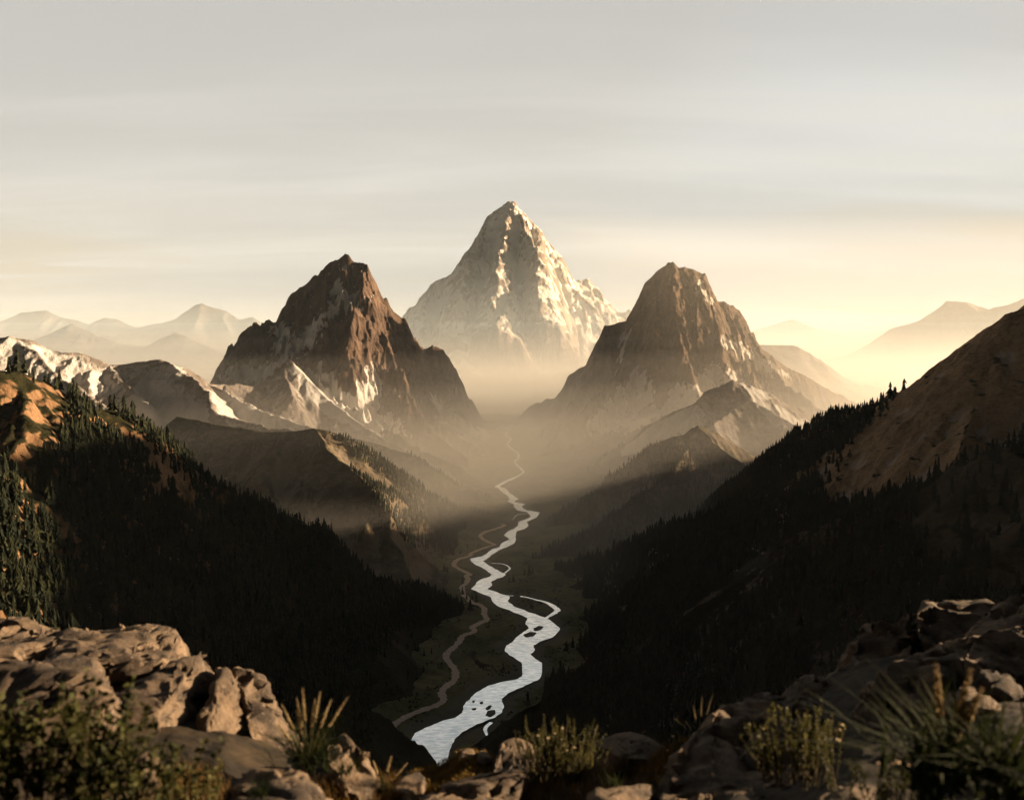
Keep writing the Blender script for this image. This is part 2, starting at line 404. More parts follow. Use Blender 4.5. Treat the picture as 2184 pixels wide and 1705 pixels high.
# ------------------------------------------------------------------ terrain materials
def terrain_mat(name, rock, rock2, grass=None, snowcol=(0.62, 0.60, 0.57), sc=1.0, scree=None, treeline=None, snow_t=(0.52, 0.60), streak=1.0, low=None):
    m = bpy.data.materials.new(name); m.use_nodes = True; nt = m.node_tree; b = nt.nodes['Principled BSDF']
    b.inputs['Roughness'].default_value = 0.95; b.inputs['Specular IOR Level'].default_value = 0.1
    g = nt.nodes.new('ShaderNodeNewGeometry'); pos = g.outputs['Position']
    n1 = noise(nt, pos, 0.012 / sc, 8, 0.6, 0.4); n2 = noise(nt, mapping(nt, pos, (1, 1, 3.0)), 0.05 / sc, 7, 0.65)
    # bands that run down the fall line: noise stretched in z
    n3 = noise(nt, mapping(nt, pos, (1, 1, 0.18)), 0.045 / sc, 6, 0.62, 0.3)
    c = mixc(nt, maprange(nt, n1, 0.35, 0.65), rock, rock2)
    c = mixc(nt, math_node(nt, 'MULTIPLY', maprange(nt, n3, 0.42, 0.62), 0.55 * streak), c, tuple(x * 0.45 for x in rock))
    c = mixc(nt, math_node(nt, 'MULTIPLY', maprange(nt, n2, 0.5, 0.7), 0.4), c, tuple(min(1, x * 1.6) for x in rock2))
    sep = nt.nodes.new('ShaderNodeSeparateXYZ'); nt.links.new(g.outputs['Normal'], sep.inputs[0])
    sp = nt.nodes.new('ShaderNodeSeparateXYZ'); nt.links.new(pos, sp.inputs[0])
    if grass:
        gv = math_node(nt, 'ADD', sep.outputs[2], math_node(nt, 'MULTIPLY', math_node(nt, 'SUBTRACT', n1, 0.5), 0.7))
        f = maprange(nt, gv, grass[1], grass[1] + 0.14)
        gc = mixc(nt, maprange(nt, n2, 0.35, 0.65), grass[0], tuple(x * 0.5 for x in grass[0]))
        if treeline: f = math_node(nt, 'MULTIPLY', f, maprange(nt, math_node(nt, 'ADD', sp.outputs[2], math_node(nt, 'MULTIPLY', n1, 120)), treeline + 60, treeline))
        c = mixc(nt, f, c, gc)
        if low is not None:     # meadow and forest floor cover everything below this height
            c = mixc(nt, maprange(nt, math_node(nt, 'ADD', sp.outputs[2], math_node(nt, 'MULTIPLY', n1, 160)), low + 110, low + 50), c, gc)
    if scree:
        at2 = nt.nodes.new('ShaderNodeAttribute'); at2.attribute_name = 'hollow'
        f = maprange(nt, math_node(nt, 'ADD', at2.outputs['Fac'], math_node(nt, 'MULTIPLY', math_node(nt, 'SUBTRACT', n3, 0.5), 1.6)), 0.12, 0.45)
        c = mixc(nt, math_node(nt, 'MULTIPLY', f, scree[1]), c, scree[0])
    at = nt.nodes.new('ShaderNodeAttribute'); at.attribute_name = 'snow'
    nn = noise(nt, mapping(nt, pos, (1, 1, 0.28)), 0.055 / sc, 10, 0.72, 0.3)
    v = math_node(nt, 'ADD', at.outputs['Fac'], math_node(nt, 'MULTIPLY', math_node(nt, 'SUBTRACT', nn, 0.5), 0.55))
    c = mixc(nt, maprange(nt, v, snow_t[0], snow_t[1]), c, snowcol)
    nt.links.new(c, b.inputs['Base Color'])
    bm = nt.nodes.new('ShaderNodeBump'); bm.inputs['Strength'].default_value = 0.9; bm.inputs['Distance'].default_value = 14 * sc
    nt.links.new(noise(nt, mapping(nt, pos, (1, 1, 0.4)), 0.05 / sc, 8, 0.68), bm.inputs['Height'])
    nt.links.new(bm.outputs[0], b.inputs['Normal'])
    return m

M_PEAK = terrain_mat('snow_peak', (0.24, 0.19, 0.15), (0.34, 0.27, 0.21), snowcol=(0.66, 0.62, 0.56), sc=3.0, snow_t=(0.36, 0.50))
M_ROCK = terrain_mat('dark_rock', (0.085, 0.058, 0.045), (0.15, 0.10, 0.072), snowcol=(0.60, 0.57, 0.54), sc=1.3, snow_t=(0.57, 0.63))
M_ROCK2 = terrain_mat('brown_rock', (0.105, 0.072, 0.050), (0.17, 0.115, 0.078), snowcol=(0.58, 0.54, 0.49), sc=1.3, snow_t=(0.60, 0.67), scree=((0.22, 0.17, 0.13), 0.5))
M_SNOWR = terrain_mat('snow_ridge', (0.17, 0.145, 0.13), (0.26, 0.225, 0.20), snowcol=(0.47, 0.45, 0.43), sc=1.0, snow_t=(0.42, 0.58))
M_FAR = terrain_mat('far_rock', (0.13, 0.11, 0.10), (0.20, 0.17, 0.15), snowcol=(0.6, 0.58, 0.55), sc=4, snow_t=(0.55, 0.65))
M_HILL = terrain_mat('grassy_hill', (0.10, 0.075, 0.05), (0.15, 0.11, 0.07), grass=((0.045, 0.040, 0.018), 0.70), sc=0.8, scree=((0.20, 0.16, 0.12), 0.7))
M_NEARL = terrain_mat('near_slope_earth', (0.20, 0.115, 0.06), (0.26, 0.15, 0.08), grass=((0.024, 0.023, 0.008), 0.60), sc=0.3, treeline=None, low=-230)
M_NEARR = terrain_mat('near_slope_glow_brown', (0.27, 0.165, 0.09), (0.37, 0.235, 0.135), grass=((0.016, 0.015, 0.007), 0.85), sc=0.4, scree=((0.42, 0.32, 0.26), 0.85), low=-250)  # brown lifted on the shaded upper slope, standing in for golden haze glow

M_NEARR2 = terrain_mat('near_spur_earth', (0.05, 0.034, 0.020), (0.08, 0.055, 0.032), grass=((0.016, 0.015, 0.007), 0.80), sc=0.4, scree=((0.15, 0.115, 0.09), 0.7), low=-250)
# ------------------------------------------------------------------ mountains (pixel of the photo, distance in metres) -> real places
def C(pts): return [P(*p) for p in pts]
# central snow peak
A1 = C([(840, 690, 11300), (880, 656, 11200), (905, 627, 11150), (927, 598, 11100), (950, 591, 11050), (975, 565, 11000), (995, 535, 11000), (1010, 506, 11000), (1025, 486, 11000), (1037, 470, 11000), (1052, 455, 11000), (1066, 437, 11000),
        (1080, 429, 11000), (1098, 428, 11000), (1112, 441, 11000), (1130, 466, 11000), (1150, 490, 11050), (1163, 508, 11100), (1190, 541, 11150), (1205, 561, 11200), (1225, 592, 11200), (1260, 622, 11200), (1300, 655, 11250), (1345, 700, 11300)])
A1b = C([(1222, 600, 12000), (1252, 596, 12100), (1278, 617, 12200), (1300, 645, 12200), (1318, 664, 12300), (1350, 660, 12300), (1400, 690, 12300)])
A_ext = [C([(1098, 430, 11000), (1105, 470, 10850), (1090, 510, 10700), (1110, 560, 10500), (1150, 620, 10300), (1200, 700, 10000), (1230, 790, 9700)]),
         C([(1066, 440, 11000), (1050, 500, 10750), (1015, 560, 10500), (1030, 600, 10300), (985, 640, 10200), (960, 700, 9900), (930, 790, 9500)]),
         C([(1150, 492, 11050), (1165, 560, 10800), (1200, 620, 10600), (1260, 680, 10400), (1310, 740, 10200)]),
         C([(975, 567, 11000), (950, 620, 10800), (900, 680, 10600), (860, 740, 10400)])]
build_mountain('A', 'snow_mountain', [A1, A1b], 13, kx=2.3, ky=1.0, spur=330, spur_len=1500, spur_drop=(0.45, 0.7), extra=A_ext, rough=0.15, jag=8, seed=5, mat=M_PEAK, soft=160, pad=2400, snow=(-900, 300), carve=False, back=False, warp=70,
               label='tall pointed snow peak at the centre behind the other mountains')
# dark left mountain
B1 = C([(440, 840, 4500), (455, 798, 4500), (470, 775, 4500), (490, 740, 4480), (520, 705, 4450), (560, 687, 4420), (590, 687, 4400), (605, 655, 4380), (625, 624, 4360), (650, 610, 4350), (665, 590, 4340), (690, 575, 4330), (712, 555, 4320),
        (740, 545, 4300), (755, 560, 4300), (782, 563, 4290), (795, 590, 4300), (815, 631, 4330), (840, 666, 4360), (862, 684, 4380), (880, 716, 4400)])
B2 = C([(850, 690, 4420), (880, 720, 4500), (905, 741, 4560), (925, 740, 4580), (945, 747, 4600), (965, 777, 4640), (985, 812, 4700), (1000, 850, 4740), (1025, 868, 4800), (1050, 886, 4900), (1085, 905, 5000)])
B_ext = [C([(782, 565, 4290), (785, 620, 4220), (805, 690, 4120), (840, 760, 4000), (870, 820, 3900), (885, 870, 3820), (930, 930, 3700), (1000, 990, 3500)]),
         C([(740, 548, 4300), (720, 600, 4200), (735, 640, 4120), (700, 700, 4000), (690, 760, 3920), (740, 830, 3850), (800, 900, 3700)]),
         C([(862, 690, 4380), (895, 760, 4280), (905, 830, 4180), (950, 900, 4060), (1000, 950, 3900)]),
         C([(560, 690, 4420), (600, 720, 4300), (560, 760, 4200)]),
         C([(690, 750, 4050), (655, 742, 3980), (620, 766, 3900), (590, 800, 3800), (548, 824, 3650)]),
         C([(620, 766, 3900), (680, 820, 3780), (760, 880, 3650), (840, 925, 3500), (900, 965, 3350), (1000, 1010, 3150)]),
         C([(925, 745, 4580), (935, 800, 4480), (960, 850, 4400), (1000, 900, 4300)])]
B_F = [[(450, 805), (500, 822), (560, 828), (620, 768), (650, 748), (660, 735), (700, 685), (725, 650), (700, 650), (640, 715), (600, 715), (575, 745), (600, 770), (550, 782), (500, 780)],
       [(600, 690), (575, 700), (600, 722), (625, 700)],
       [(670, 770), (720, 800), (738, 830), (760, 832), (785, 800), (800, 780), (815, 830), (800, 870), (825, 930), (780, 930), (740, 895), (700, 860), (690, 820)],
       [(712, 590), (728, 600), (745, 640), (795, 622), (760, 655), (720, 650), (705, 620)], [(722, 560), (760, 575), (735, 575)],
       [(912, 838), (960, 868), (1010, 912), (1070, 932), (1010, 935), (940, 905)], [(620, 775), (660, 790), (760, 860), (850, 900), (880, 930), (800, 905), (700, 860), (640, 820)],
       [(590, 800), (640, 830), (720, 880), (800, 930), (740, 935), (620, 870)]]
build_mountain('B', 'rocky_mountain', [B1, B2], 3.6, kx=2.7, ky=1.35, spur=120, spur_len=560, spur_drop=(0.58, 0.85), extra=B_ext, rough=0.24, jag=4, seed=12, mat=M_ROCK, soft=70, pad=800, snow=(-420, 900), warp=9, fields=B_F,
               label='dark rocky mountain left of centre with an orange sunlit edge')
# right mountain
C1 = C([(1098, 906, 5050), (1130, 867, 4950), (1160, 854, 4900), (1185, 850, 4850), (1215, 801, 4800), (1235, 786, 4780), (1255, 777, 4760), (1270, 740, 4750), (1290, 700, 4740), (1310, 691, 4730), (1335, 681, 4720), (1355, 656, 4710),
        (1375, 606, 4700), (1400, 581, 4700), (1420, 562, 4700), (1435, 557, 4700), (1447, 569, 4700), (1480, 573, 4700), (1500, 586, 4720), (1530, 641, 4760), (1575, 661, 4800), (1600, 701, 4830), (1625, 742, 4860), (1665, 775, 4900), (1730, 812, 4950), (1800, 845, 5000), (1880, 895, 5050)])
C_ext = [C([(1435, 560, 4700), (1425, 640, 4600), (1400, 710, 4480), (1340, 780, 4350), (1270, 850, 4200), (1200, 920, 4050), (1150, 985, 3800)]),
         C([(1447, 570, 4700), (1475, 640, 4620), (1530, 730, 4520), (1600, 790, 4400), (1680, 830, 4300), (1760, 880, 4200)]),
         C([(1400, 710, 4480), (1440, 780, 4350), (1400, 840, 4200), (1330, 900, 4050), (1230, 990, 3800)]),
         C([(1290, 702, 4740), (1270, 790, 4600), (1230, 850, 4500), (1160, 920, 4300)])]
C_F = [[(1275, 880), (1310, 845), (1345, 800), (1365, 785), (1385, 800), (1395, 845), (1420, 850), (1445, 820), (1470, 820), (1520, 775), (1570, 790), (1600, 830), (1520, 850), (1440, 890), (1340, 915), (1250, 925)],
       [(1525, 712), (1560, 722), (1610, 745), (1660, 785), (1690, 805), (1640, 795), (1570, 760)], [(1478, 590), (1500, 610), (1530, 650), (1500, 640)],
       [(1400, 870), (1500, 830), (1600, 850), (1550, 900), (1400, 940)], [(1326, 720), (1345, 700), (1330, 760), (1318, 800)]]
build_mountain('C', 'brown_mountain', [C1], 3.9, kx=2.4, ky=1.25, spur=140, spur_len=620, spur_drop=(0.58, 0.85), extra=C_ext, rough=0.19, jag=4, seed=23, mat=M_ROCK2, soft=80, pad=800, snow=(-430, 1000), warp=9, fields=C_F,
               label='brown rocky mountain right of centre above the valley')
# lower shoulders that carry both mountains down to the valley
SH = [C([(480, 818, 3450), (545, 826, 3550), (620, 770, 3700), (660, 810, 3640), (700, 852, 3580), (800, 922, 3400), (900, 978, 3200), (1000, 1042, 3000)]),
      C([(885, 868, 4150), (950, 908, 4050), (1010, 945, 3900), (1062, 1000, 3650)])]
build_mountain('SB', 'mountain_shoulder', SH, 5, kx=1.15, ky=0.8, spur=130, spur_len=360, rough=0.14, jag=4, seed=14, mat=M_SNOWR, soft=50, pad=500, snow=(-560, 200), warp=10, back=False,
               fields=[[(620, 775), (660, 790), (760, 865), (850, 915), (900, 955), (820, 935), (700, 875), (640, 820)], [(930, 890), (1010, 935), (1060, 960), (980, 940)]],
               label='snow-streaked shoulder running down from the dark left mountain to the valley')
SH = [C([(1330, 850, 4350), (1260, 905, 4200), (1190, 955, 4000), (1135, 1000, 3800)]), C([(1520, 800, 4300), (1430, 850, 4150), (1330, 915, 3950), (1230, 985, 3700), (1160, 1030, 3500)])]
build_mountain('SC', 'mountain_shoulder', SH, 5, kx=1.15, ky=0.8, spur=140, spur_len=380, rough=0.12, jag=4, seed=26, mat=M_ROCK2, soft=50, pad=500, snow=(-560, 900), warp=10, back=False,
               fields=[[(1300, 880), (1440, 820), (1520, 800), (1480, 850), (1360, 910), (1260, 930)]],
               label='smooth shoulder running down from the brown right mountain to the valley')
# ranges behind, left and right
def far(key, pts, jit, seed, name, label, snow=(200, 1500), kx=1.2, dx=30):
    build_mountain(key, name, [C(pts)], dx, kx=kx, ky=0.7, spur=420, spur_len=1600, rough=0.10, jag=jit, seed=seed, mat=M_FAR, soft=200, pad=1500, snow=snow, carve=False, back=False, warp=60, label=label, front=0.8)
far('D', [(1590, 738, 6800), (1620, 743, 6800), (1690, 745, 6800), (1735, 766, 6850), (1770, 801, 6900), (1830, 850, 7000), (1880, 868, 7000), (1960, 900, 7000)], 5, 31, 'mountain_ridge', 'low brown ridge just behind the right mountain', dx=12, kx=1.4)
far('E1', [(-150, 700, 17000), (0, 686, 17000), (40, 668, 17000), (100, 661, 17000), (130, 676, 17000), (190, 691, 17000), (225, 679, 17000), (250, 681, 17000), (290, 701, 17000), (370, 682, 17000), (415, 652, 17000), (430, 646, 17000), (450, 656, 17000), (480, 661, 17000), (510, 681, 17000), (540, 676, 17000), (565, 691, 17000), (640, 705, 17000)], 10, 32, 'distant_range', 'palest far range along the left horizon')
far('E2', [(20, 760, 12500), (80, 727, 12500), (150, 691, 12500), (185, 706, 12500), (250, 737, 12500), (310, 747, 12500), (370, 712, 12500), (400, 721, 12500), (440, 747, 12500), (480, 772, 12500), (560, 800, 12500)], 8, 33, 'distant_range', 'pale snowy range with two small peaks at left', snow=(-300, 500))
far('E3', [(1540, 730, 19000), (1610, 705, 19000), (1690, 681, 19000), (1740, 701, 19000), (1830, 726, 19000), (1870, 717, 19000), (1905, 698, 19000), (1960, 690, 19000), (2300, 700, 19000)], 8, 34, 'distant_range', 'palest low hump on the horizon right of the right mountain')
far('E4', [(1700, 830, 11500), (1760, 787, 11500), (1850, 742, 11500), (1900, 702, 11500), (1960, 687, 11500), (1990, 665, 11500), (2015, 641, 11500), (2060, 646, 11500), (2110, 661, 11500), (2150, 648, 11500), (2184, 637, 11500), (2320, 600, 11500)], 7, 35, 'distant_range', 'pale golden range behind the near right slope', snow=(900, 2500))
# left snowy ridge
F1 = C([(-220, 760, 3000), (-100, 725, 3000), (0, 719, 3050), (20, 716, 3050), (60, 726, 3080), (110, 746, 3120), (180, 756, 3160), (235, 776, 3200), (270, 779, 3220), (340, 763, 3250), (400, 791, 3330), (450, 816, 3400), (500, 826, 3500), (548, 823, 3600)])
F_ext = [C([(345, 765, 3250), (400, 800, 3130), (445, 835, 3000), (458, 880, 2880), (560, 908, 2800), (650, 920, 2700)]),
         C([(40, 722, 3060), (110, 790, 2950), (200, 850, 2820), (300, 900, 2700), (400, 960, 2550)]),
         C([(235, 778, 3200), (280, 830, 3050), (330, 880, 2900)]),
         C([(450, 818, 3400), (520, 860, 3250), (620, 900, 3100), (740, 940, 2950), (850, 985, 2850)])]
F_F = [[(0, 725), (30, 722), (80, 780), (160, 850), (260, 900), (330, 930), (250, 930), (120, 880), (0, 800)],
       [(280, 840), (330, 800), (380, 830), (440, 880), (440, 930), (400, 950), (340, 920), (250, 870)], [(60, 735), (180, 770), (260, 840), (200, 830), (100, 770)],
       [(445, 835), (500, 850), (560, 885), (650, 918), (560, 908), (470, 885)], [(460, 820), (560, 860), (680, 905), (760, 930), (640, 910), (500, 860)], [(350, 768), (400, 790), (380, 800)]]
build_mountain('F', 'snowy_ridge', [F1], 4.4, kx=1.2, ky=0.8, spur=150, spur_len=620, extra=F_ext, rough=0.08, jag=3, seed=41, mat=M_SNOWR, soft=60, pad=600, snow=(-520, 200), warp=20, fields=F_F,
               label='long snow-streaked ridge at left behind the forested slope')
# right snowy hill J2
J2 = C([(1105, 1090, 3300), (1150, 1072, 3300), (1200, 1050, 3320), (1260, 1005, 3350), (1300, 965, 3400), (1350, 935, 3420), (1380, 912, 3440), (1420, 888, 3450), (1450, 872, 3460), (1480, 862, 3470), (1510, 832, 3500), (1560, 813, 3500), (1600, 819, 3520), (1650, 845, 3550), (1700, 870, 3600), (1770, 906, 3650), (1900, 960, 3700)])
J2_ext = [C([(1560, 815, 3500), (1600, 850, 3400), (1680, 900, 3250), (1780, 960, 3100)]), C([(1510, 834, 3500), (1480, 880, 3380), (1440, 920, 3250), (1400, 960, 3100)]),
          C([(1600, 850, 3400), (1560, 880, 3300), (1520, 905, 3150)])]
J_F = [[(1330, 965), (1400, 900), (1470, 870), (1500, 875), (1490, 905), (1420, 935)], [(1610, 848), (1680, 880), (1760, 930), (1800, 965), (1720, 935), (1640, 890)], [(1570, 818), (1640, 838), (1620, 850)]]
build_mountain('J2', 'snow_streaked_hill', [J2], 4.6, kx=1.25, ky=0.75, spur=170, spur_len=500, extra=J2_ext, rough=0.10, jag=2.5, seed=52, mat=M_SNOWR, soft=60, pad=500, snow=(-380, 900), warp=18, fields=J_F,
               label='rounded hill with thin snow streaks below the right mountain')
# forested hill J
J1 = C([(1105, 1142, 2450), (1150, 1118, 2480), (1200, 1087, 2520), (1260, 1047, 2560), (1310, 1010, 2600), (1360, 975, 2640), (1400, 948, 2670), (1440, 929, 2700), (1462, 926, 2720), (1487, 905, 2740), (1505, 912, 2750), (1530, 925, 2760), (1570, 950, 2780), (1630, 985, 2800), (1720, 1030, 2850), (1850, 1080, 2900)])
J1_ext = [C([(1440, 931, 2700), (1460, 960, 2560), (1430, 1010, 2400), (1330, 1080, 2250), (1220, 1150, 2180), (1140, 1200, 2120)]),
          C([(1487, 908, 2740), (1540, 960, 2600), (1620, 1010, 2450), (1700, 1050, 2300)])]
build_mountain('J', 'forested_hill', [J1], 3.6, kx=1.1, ky=0.75, spur=150, spur_len=380, extra=J1_ext, rough=0.06, jag=1.5, seed=61, mat=M_HILL, soft=40, pad=400, warp=12,
               label='brown hill with conifers on its left flank below the right mountain')
# left hill G and the lower ridge G2 behind it
G2 = C([(640, 930, 3100), (700, 935, 3050), (760, 935, 3000), (820, 950, 2980), (880, 968, 2950), (940, 1005, 2900), (1000, 1048, 2850), (1045, 1072, 2810), (1085, 1090, 2780)])
build_mountain('G2', 'hill', [G2], 4.2, kx=1.0, ky=0.7, spur=170, spur_len=360, rough=0.05, jag=1.5, seed=71, mat=M_HILL, soft=40, pad=400, warp=12,
               label='low ridge with a row of conifers behind the grassy hill')
G1 = C([(380, 890, 2500), (420, 897, 2480), (470, 905, 2450), (520, 916, 2420), (600, 921, 2380), (640, 915, 2350), (672, 911, 2330), (700, 917, 2320), (740, 936, 2330), (790, 962, 2360), (850, 1003, 2420), (920, 1050, 2500), (990, 1085, 2560), (1050, 1104, 2620)])
G1_ext = [C([(672, 913, 2330), (700, 960, 2180), (760, 1010, 2060), (830, 1080, 1960), (900, 1140, 1920), (985, 1175, 1900)]), C([(600, 923, 2380), (560, 980, 2200), (520, 1040, 2050)])]
build_mountain('G', 'grassy_hill', [G1], 3.4, kx=1.0, ky=0.72, spur=140, spur_len=420, extra=G1_ext, rough=0.07, jag=1.2, seed=77, mat=M_HILL, soft=36, pad=300, warp=12,
               label='rounded grassy hill above the left bank with conifers on its right flank')
# near left slope
H1 = C([(-420, 720, 820), (-200, 760, 850), (0, 789, 900), (40, 796, 920), (85, 809, 940), (130, 836, 960), (150, 861, 975), (190, 874, 990), (240, 880, 1010), (290, 908, 1040), (330, 945, 1070), (400, 985, 1130), (450, 1015, 1170), (500, 1040, 1220), (560, 1065, 1280), (600, 1100, 1320), (700, 1140, 1420), (800, 1190, 1520), (900, 1220, 1620), (950, 1240, 1690), (1000, 1310, 1740)])
H1_ext = [C([(150, 863, 975), (165, 930, 900), (150, 1010, 830), (110, 1100, 760)]), C([(290, 910, 1040), (320, 990, 960), (400, 1060, 920), (470, 1150, 880)]), C([(40, 800, 920), (60, 900, 840), (30, 990, 780)]),
          C([(600, 1105, 1320), (620, 1200, 1180), (700, 1300, 1120)]), C([(800, 1195, 1520), (780, 1290, 1380), (830, 1370, 1330)])]
H2 = C([(-300, 880, 640), (-100, 940, 680), (0, 1000, 700), (60, 1060, 720), (120, 1140, 745), (190, 1240, 780), (280, 1370, 830), (380, 1520, 880)])
build_mountain('H', 'forested_slope', [H1, H2], 2.4, kx=1.05, ky=0.8, spur=95, spur_len=300, extra=H1_ext, rough=0.10, jag=2.2, seed=81, mat=M_NEARL, soft=22, pad=260, warp=9,
               label='steep dark slope covered in conifers at left above the river')
# near right slope
I1 = C([(1118, 1232, 2080), (1160, 1215, 2040), (1200, 1200, 2000), (1300, 1170, 1900), (1400, 1130, 1830), (1480, 1108, 1760), (1560, 1080, 1700), (1640, 1038, 1640), (1720, 985, 1570), (1780, 945, 1520), (1860, 882, 1450), (1900, 852, 1420), (1980, 817, 1380), (2010, 792, 1360), (2050, 752, 1340), (2110, 712, 1320), (2145, 670, 1310), (2184, 657, 1300),
        (2260, 600, 1320), (2400, 520, 1380), (2600, 440, 1450), (2900, 380, 1500)])
I1_ext = [C([(1860, 884, 1450), (1850, 960, 1340), (1800, 1060, 1230), (1700, 1180, 1140), (1600, 1290, 1080)]), C([(2050, 754, 1340), (2080, 860, 1200), (2040, 980, 1080), (1960, 1100, 980)]),
          C([(1560, 1082, 1700), (1500, 1180, 1560), (1400, 1270, 1450)])]
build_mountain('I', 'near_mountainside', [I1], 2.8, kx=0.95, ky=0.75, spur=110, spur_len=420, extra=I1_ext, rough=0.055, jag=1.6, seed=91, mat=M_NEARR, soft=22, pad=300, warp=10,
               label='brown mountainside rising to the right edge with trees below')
I2 = C([(1190, 1500, 1330), (1260, 1440, 1300), (1340, 1370, 1240), (1440, 1290, 1150), (1560, 1225, 1060), (1690, 1145, 980), (1810, 1095, 910), (1900, 1075, 880), (1960, 1060, 860), (2050, 990, 840), (2184, 938, 800), (2400, 850, 760), (2700, 780, 740)])
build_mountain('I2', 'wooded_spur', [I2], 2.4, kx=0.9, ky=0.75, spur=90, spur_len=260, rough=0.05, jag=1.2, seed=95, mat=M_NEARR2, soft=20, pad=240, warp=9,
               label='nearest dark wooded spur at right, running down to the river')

# unseen ridge, added right of the view to shade the left slope and valley
I3 = [(1500, 1300, 270), (1540, 1490, 250), (1600, 1800, 120), (1700, 2250, 0), (1950, 2800, -120), (2400, 3400, -200)]
build_mountain('I3', 'added_shade_ridge', [I3], 14, kx=2.2, ky=0.8, spur=300, spur_len=800, rough=0.1, jag=8, seed=99, mat=M_NEARR, soft=40, pad=900, carve=False, label='unseen ridge added beyond the right edge to shade the valley', warp=20)

# ------------------------------------------------------------------ valley floor, river, trail
def floor_mat():
    m = bpy.data.materials.new('meadow'); m.use_nodes = True; nt = m.node_tree; b = nt.nodes['Principled BSDF']
    b.inputs['Roughness'].default_value = 0.95; b.inputs['Specular IOR Level'].default_value = 0.1
    g = nt.nodes.new('ShaderNodeNewGeometry'); pos = g.outputs['Position']
    n1 = noise(nt, pos, 0.010, 6, 0.6, 0.5); n2 = noise(nt, pos, 0.09, 6, 0.65)
    c = mixc(nt, maprange(nt, n1, 0.35, 0.65), (0.07, 0.082, 0.038), (0.19, 0.175, 0.09))
    c = mixc(nt, math_node(nt, 'MULTIPLY', maprange(nt, n2, 0.5, 0.7), 0.7), c, (0.028, 0.032, 0.015))
    at = nt.nodes.new('ShaderNodeAttribute'); at.attribute_name = 'bank'
    f = maprange(nt, math_node(nt, 'ADD', at.outputs['Fac'], math_node(nt, 'MULTIPLY', math_node(nt, 'SUBTRACT', n2, 0.5), 1.8)), 0.5, 1.0)
    c = mixc(nt, math_node(nt, 'MULTIPLY', f, 0.8), c, (0.17, 0.155, 0.125))
    nt.links.new(c, b.inputs['Base Color'])
    bm = nt.nodes.new('ShaderNodeBump'); bm.inputs['Strength'].default_value = 0.8; bm.inputs['Distance'].default_value = 3
    nt.links.new(noise(nt, pos, 0.08, 7, 0.7), bm.inputs['Height']); nt.links.new(bm.outputs[0], b.inputs['Normal'])
    return m
xs = np.arange(-900, 1100, 4.0); ys = 700 * (5600 / 700) ** np.linspace(0, 1, 620)
XX, YY = np.meshgrid(xs, ys); dr = d_river(XX, YY); HH = floor_h(XX, YY, dr)
edge = np.maximum(np.maximum(sstep(-XX, 860, 900), sstep(XX, 1060, 1100)), np.maximum(sstep(-YY, -760, -700), sstep(YY, 5300, 5600)))
HH = HH * (1 - edge) + (FLOOR - 3) * edge
idx = np.arange(XX.size).reshape(XX.shape)
F = np.stack([idx[:-1, :-1], idx[:-1, 1:], idx[1:, 1:], idx[1:, :-1]], -1).reshape(-1, 4)
M_MEADOW = floor_mat()
tag(link('valley_floor', np_mesh('valley_floor', np.stack([XX, YY, HH], -1).reshape(-1, 3), F, M_MEADOW, True, {'bank': sstep(-dr, -45, -4)})), 'dark grassy valley floor beside the river', None, None, 'structure')
V = np.array([(-60000, -3000, FLOOR - 12), (60000, -3000, FLOOR - 12), (60000, 60000, FLOOR - 12), (-60000, 60000, FLOOR - 12)], float)
tag(link('ground', np_mesh('ground', V, np.array([[0, 1, 2, 3]]), M_MEADOW, False, {'bank': np.zeros(4)})), 'plain reaching the horizon under the mountains', None, None, 'structure')
TERR['floor'] = None

def water_mat():
    m = bpy.data.materials.new('river_water'); m.use_nodes = True; nt = m.node_tree; b = nt.nodes['Principled BSDF']
    g = nt.nodes.new('ShaderNodeNewGeometry'); pos = g.outputs['Position']
    n1 = noise(nt, mapping(nt, pos, (0.35, 1.2, 1), (0, 0, 0.35)), 0.16, 8, 0.7, 0.4); n2 = noise(nt, pos, 0.02, 4, 0.6)
    c = mixc(nt, maprange(nt, n1, 0.38, 0.62), (0.52, 0.60, 0.65), (1.0, 1.0, 1.0))
    nt.links.new(c, b.inputs['Base Color']); b.inputs['Metallic'].default_value = 0.92
    b.inputs['Roughness'].default_value = 0.10
    bm = nt.nodes.new('ShaderNodeBump'); bm.inputs['Strength'].default_value = 0.22; bm.inputs['Distance'].default_value = 1.0
    nt.links.new(noise(nt, mapping(nt, pos, (1, 0.4, 1), (0, 0, 0.7)), 0.25, 6, 0.7, 0.5), bm.inputs['Height']); nt.links.new(bm.outputs[0], b.inputs['Normal'])
    return m
M_WATER = water_mat()
V = []; F = []
for y, a, b in rows:
    V.append(PF(a, y, FLOOR + .6)); V.append(PF((a + b) / 2, y, FLOOR + .6)); V.append(PF(b, y, FLOOR + .6))
n = len(rows)
for i in range(n - 1):
    for k in (0, 1): F.append((i * 3 + k, i * 3 + k + 1, i * 3 + k + 4, i * 3 + k + 3))
def ribbon_px(pts, wpx, z, n=6):
    """a band along a pixel polyline laid on the floor at height z; wpx in picture px of height-free width"""
    W = [np.array(PF(x, y, z)) for x, y in pts]; Wd = [w_ * PF(x, y, z)[1] / FPX for (x, y), w_ in zip(pts, wpx)]
    out_ = []
    for i in range(len(W) - 1):
        p0 = W[max(0, i - 1)]; p1 = W[i]; p2 = W[i + 1]; p3 = W[min(len(W) - 1, i + 2)]
        for k in range(n):
            t = k / n
            q = 0.5 * ((2 * p1) + (-p0 + p2) * t + (2 * p0 - 5 * p1 + 4 * p2 - p3) * t * t + (-p0 + 3 * p1 - 3 * p2 + p3) * t ** 3)
            out_.append((q, Wd[i] * (1 - t) + Wd[i + 1] * t))
    out_.append((W[-1], Wd[-1])); return out_
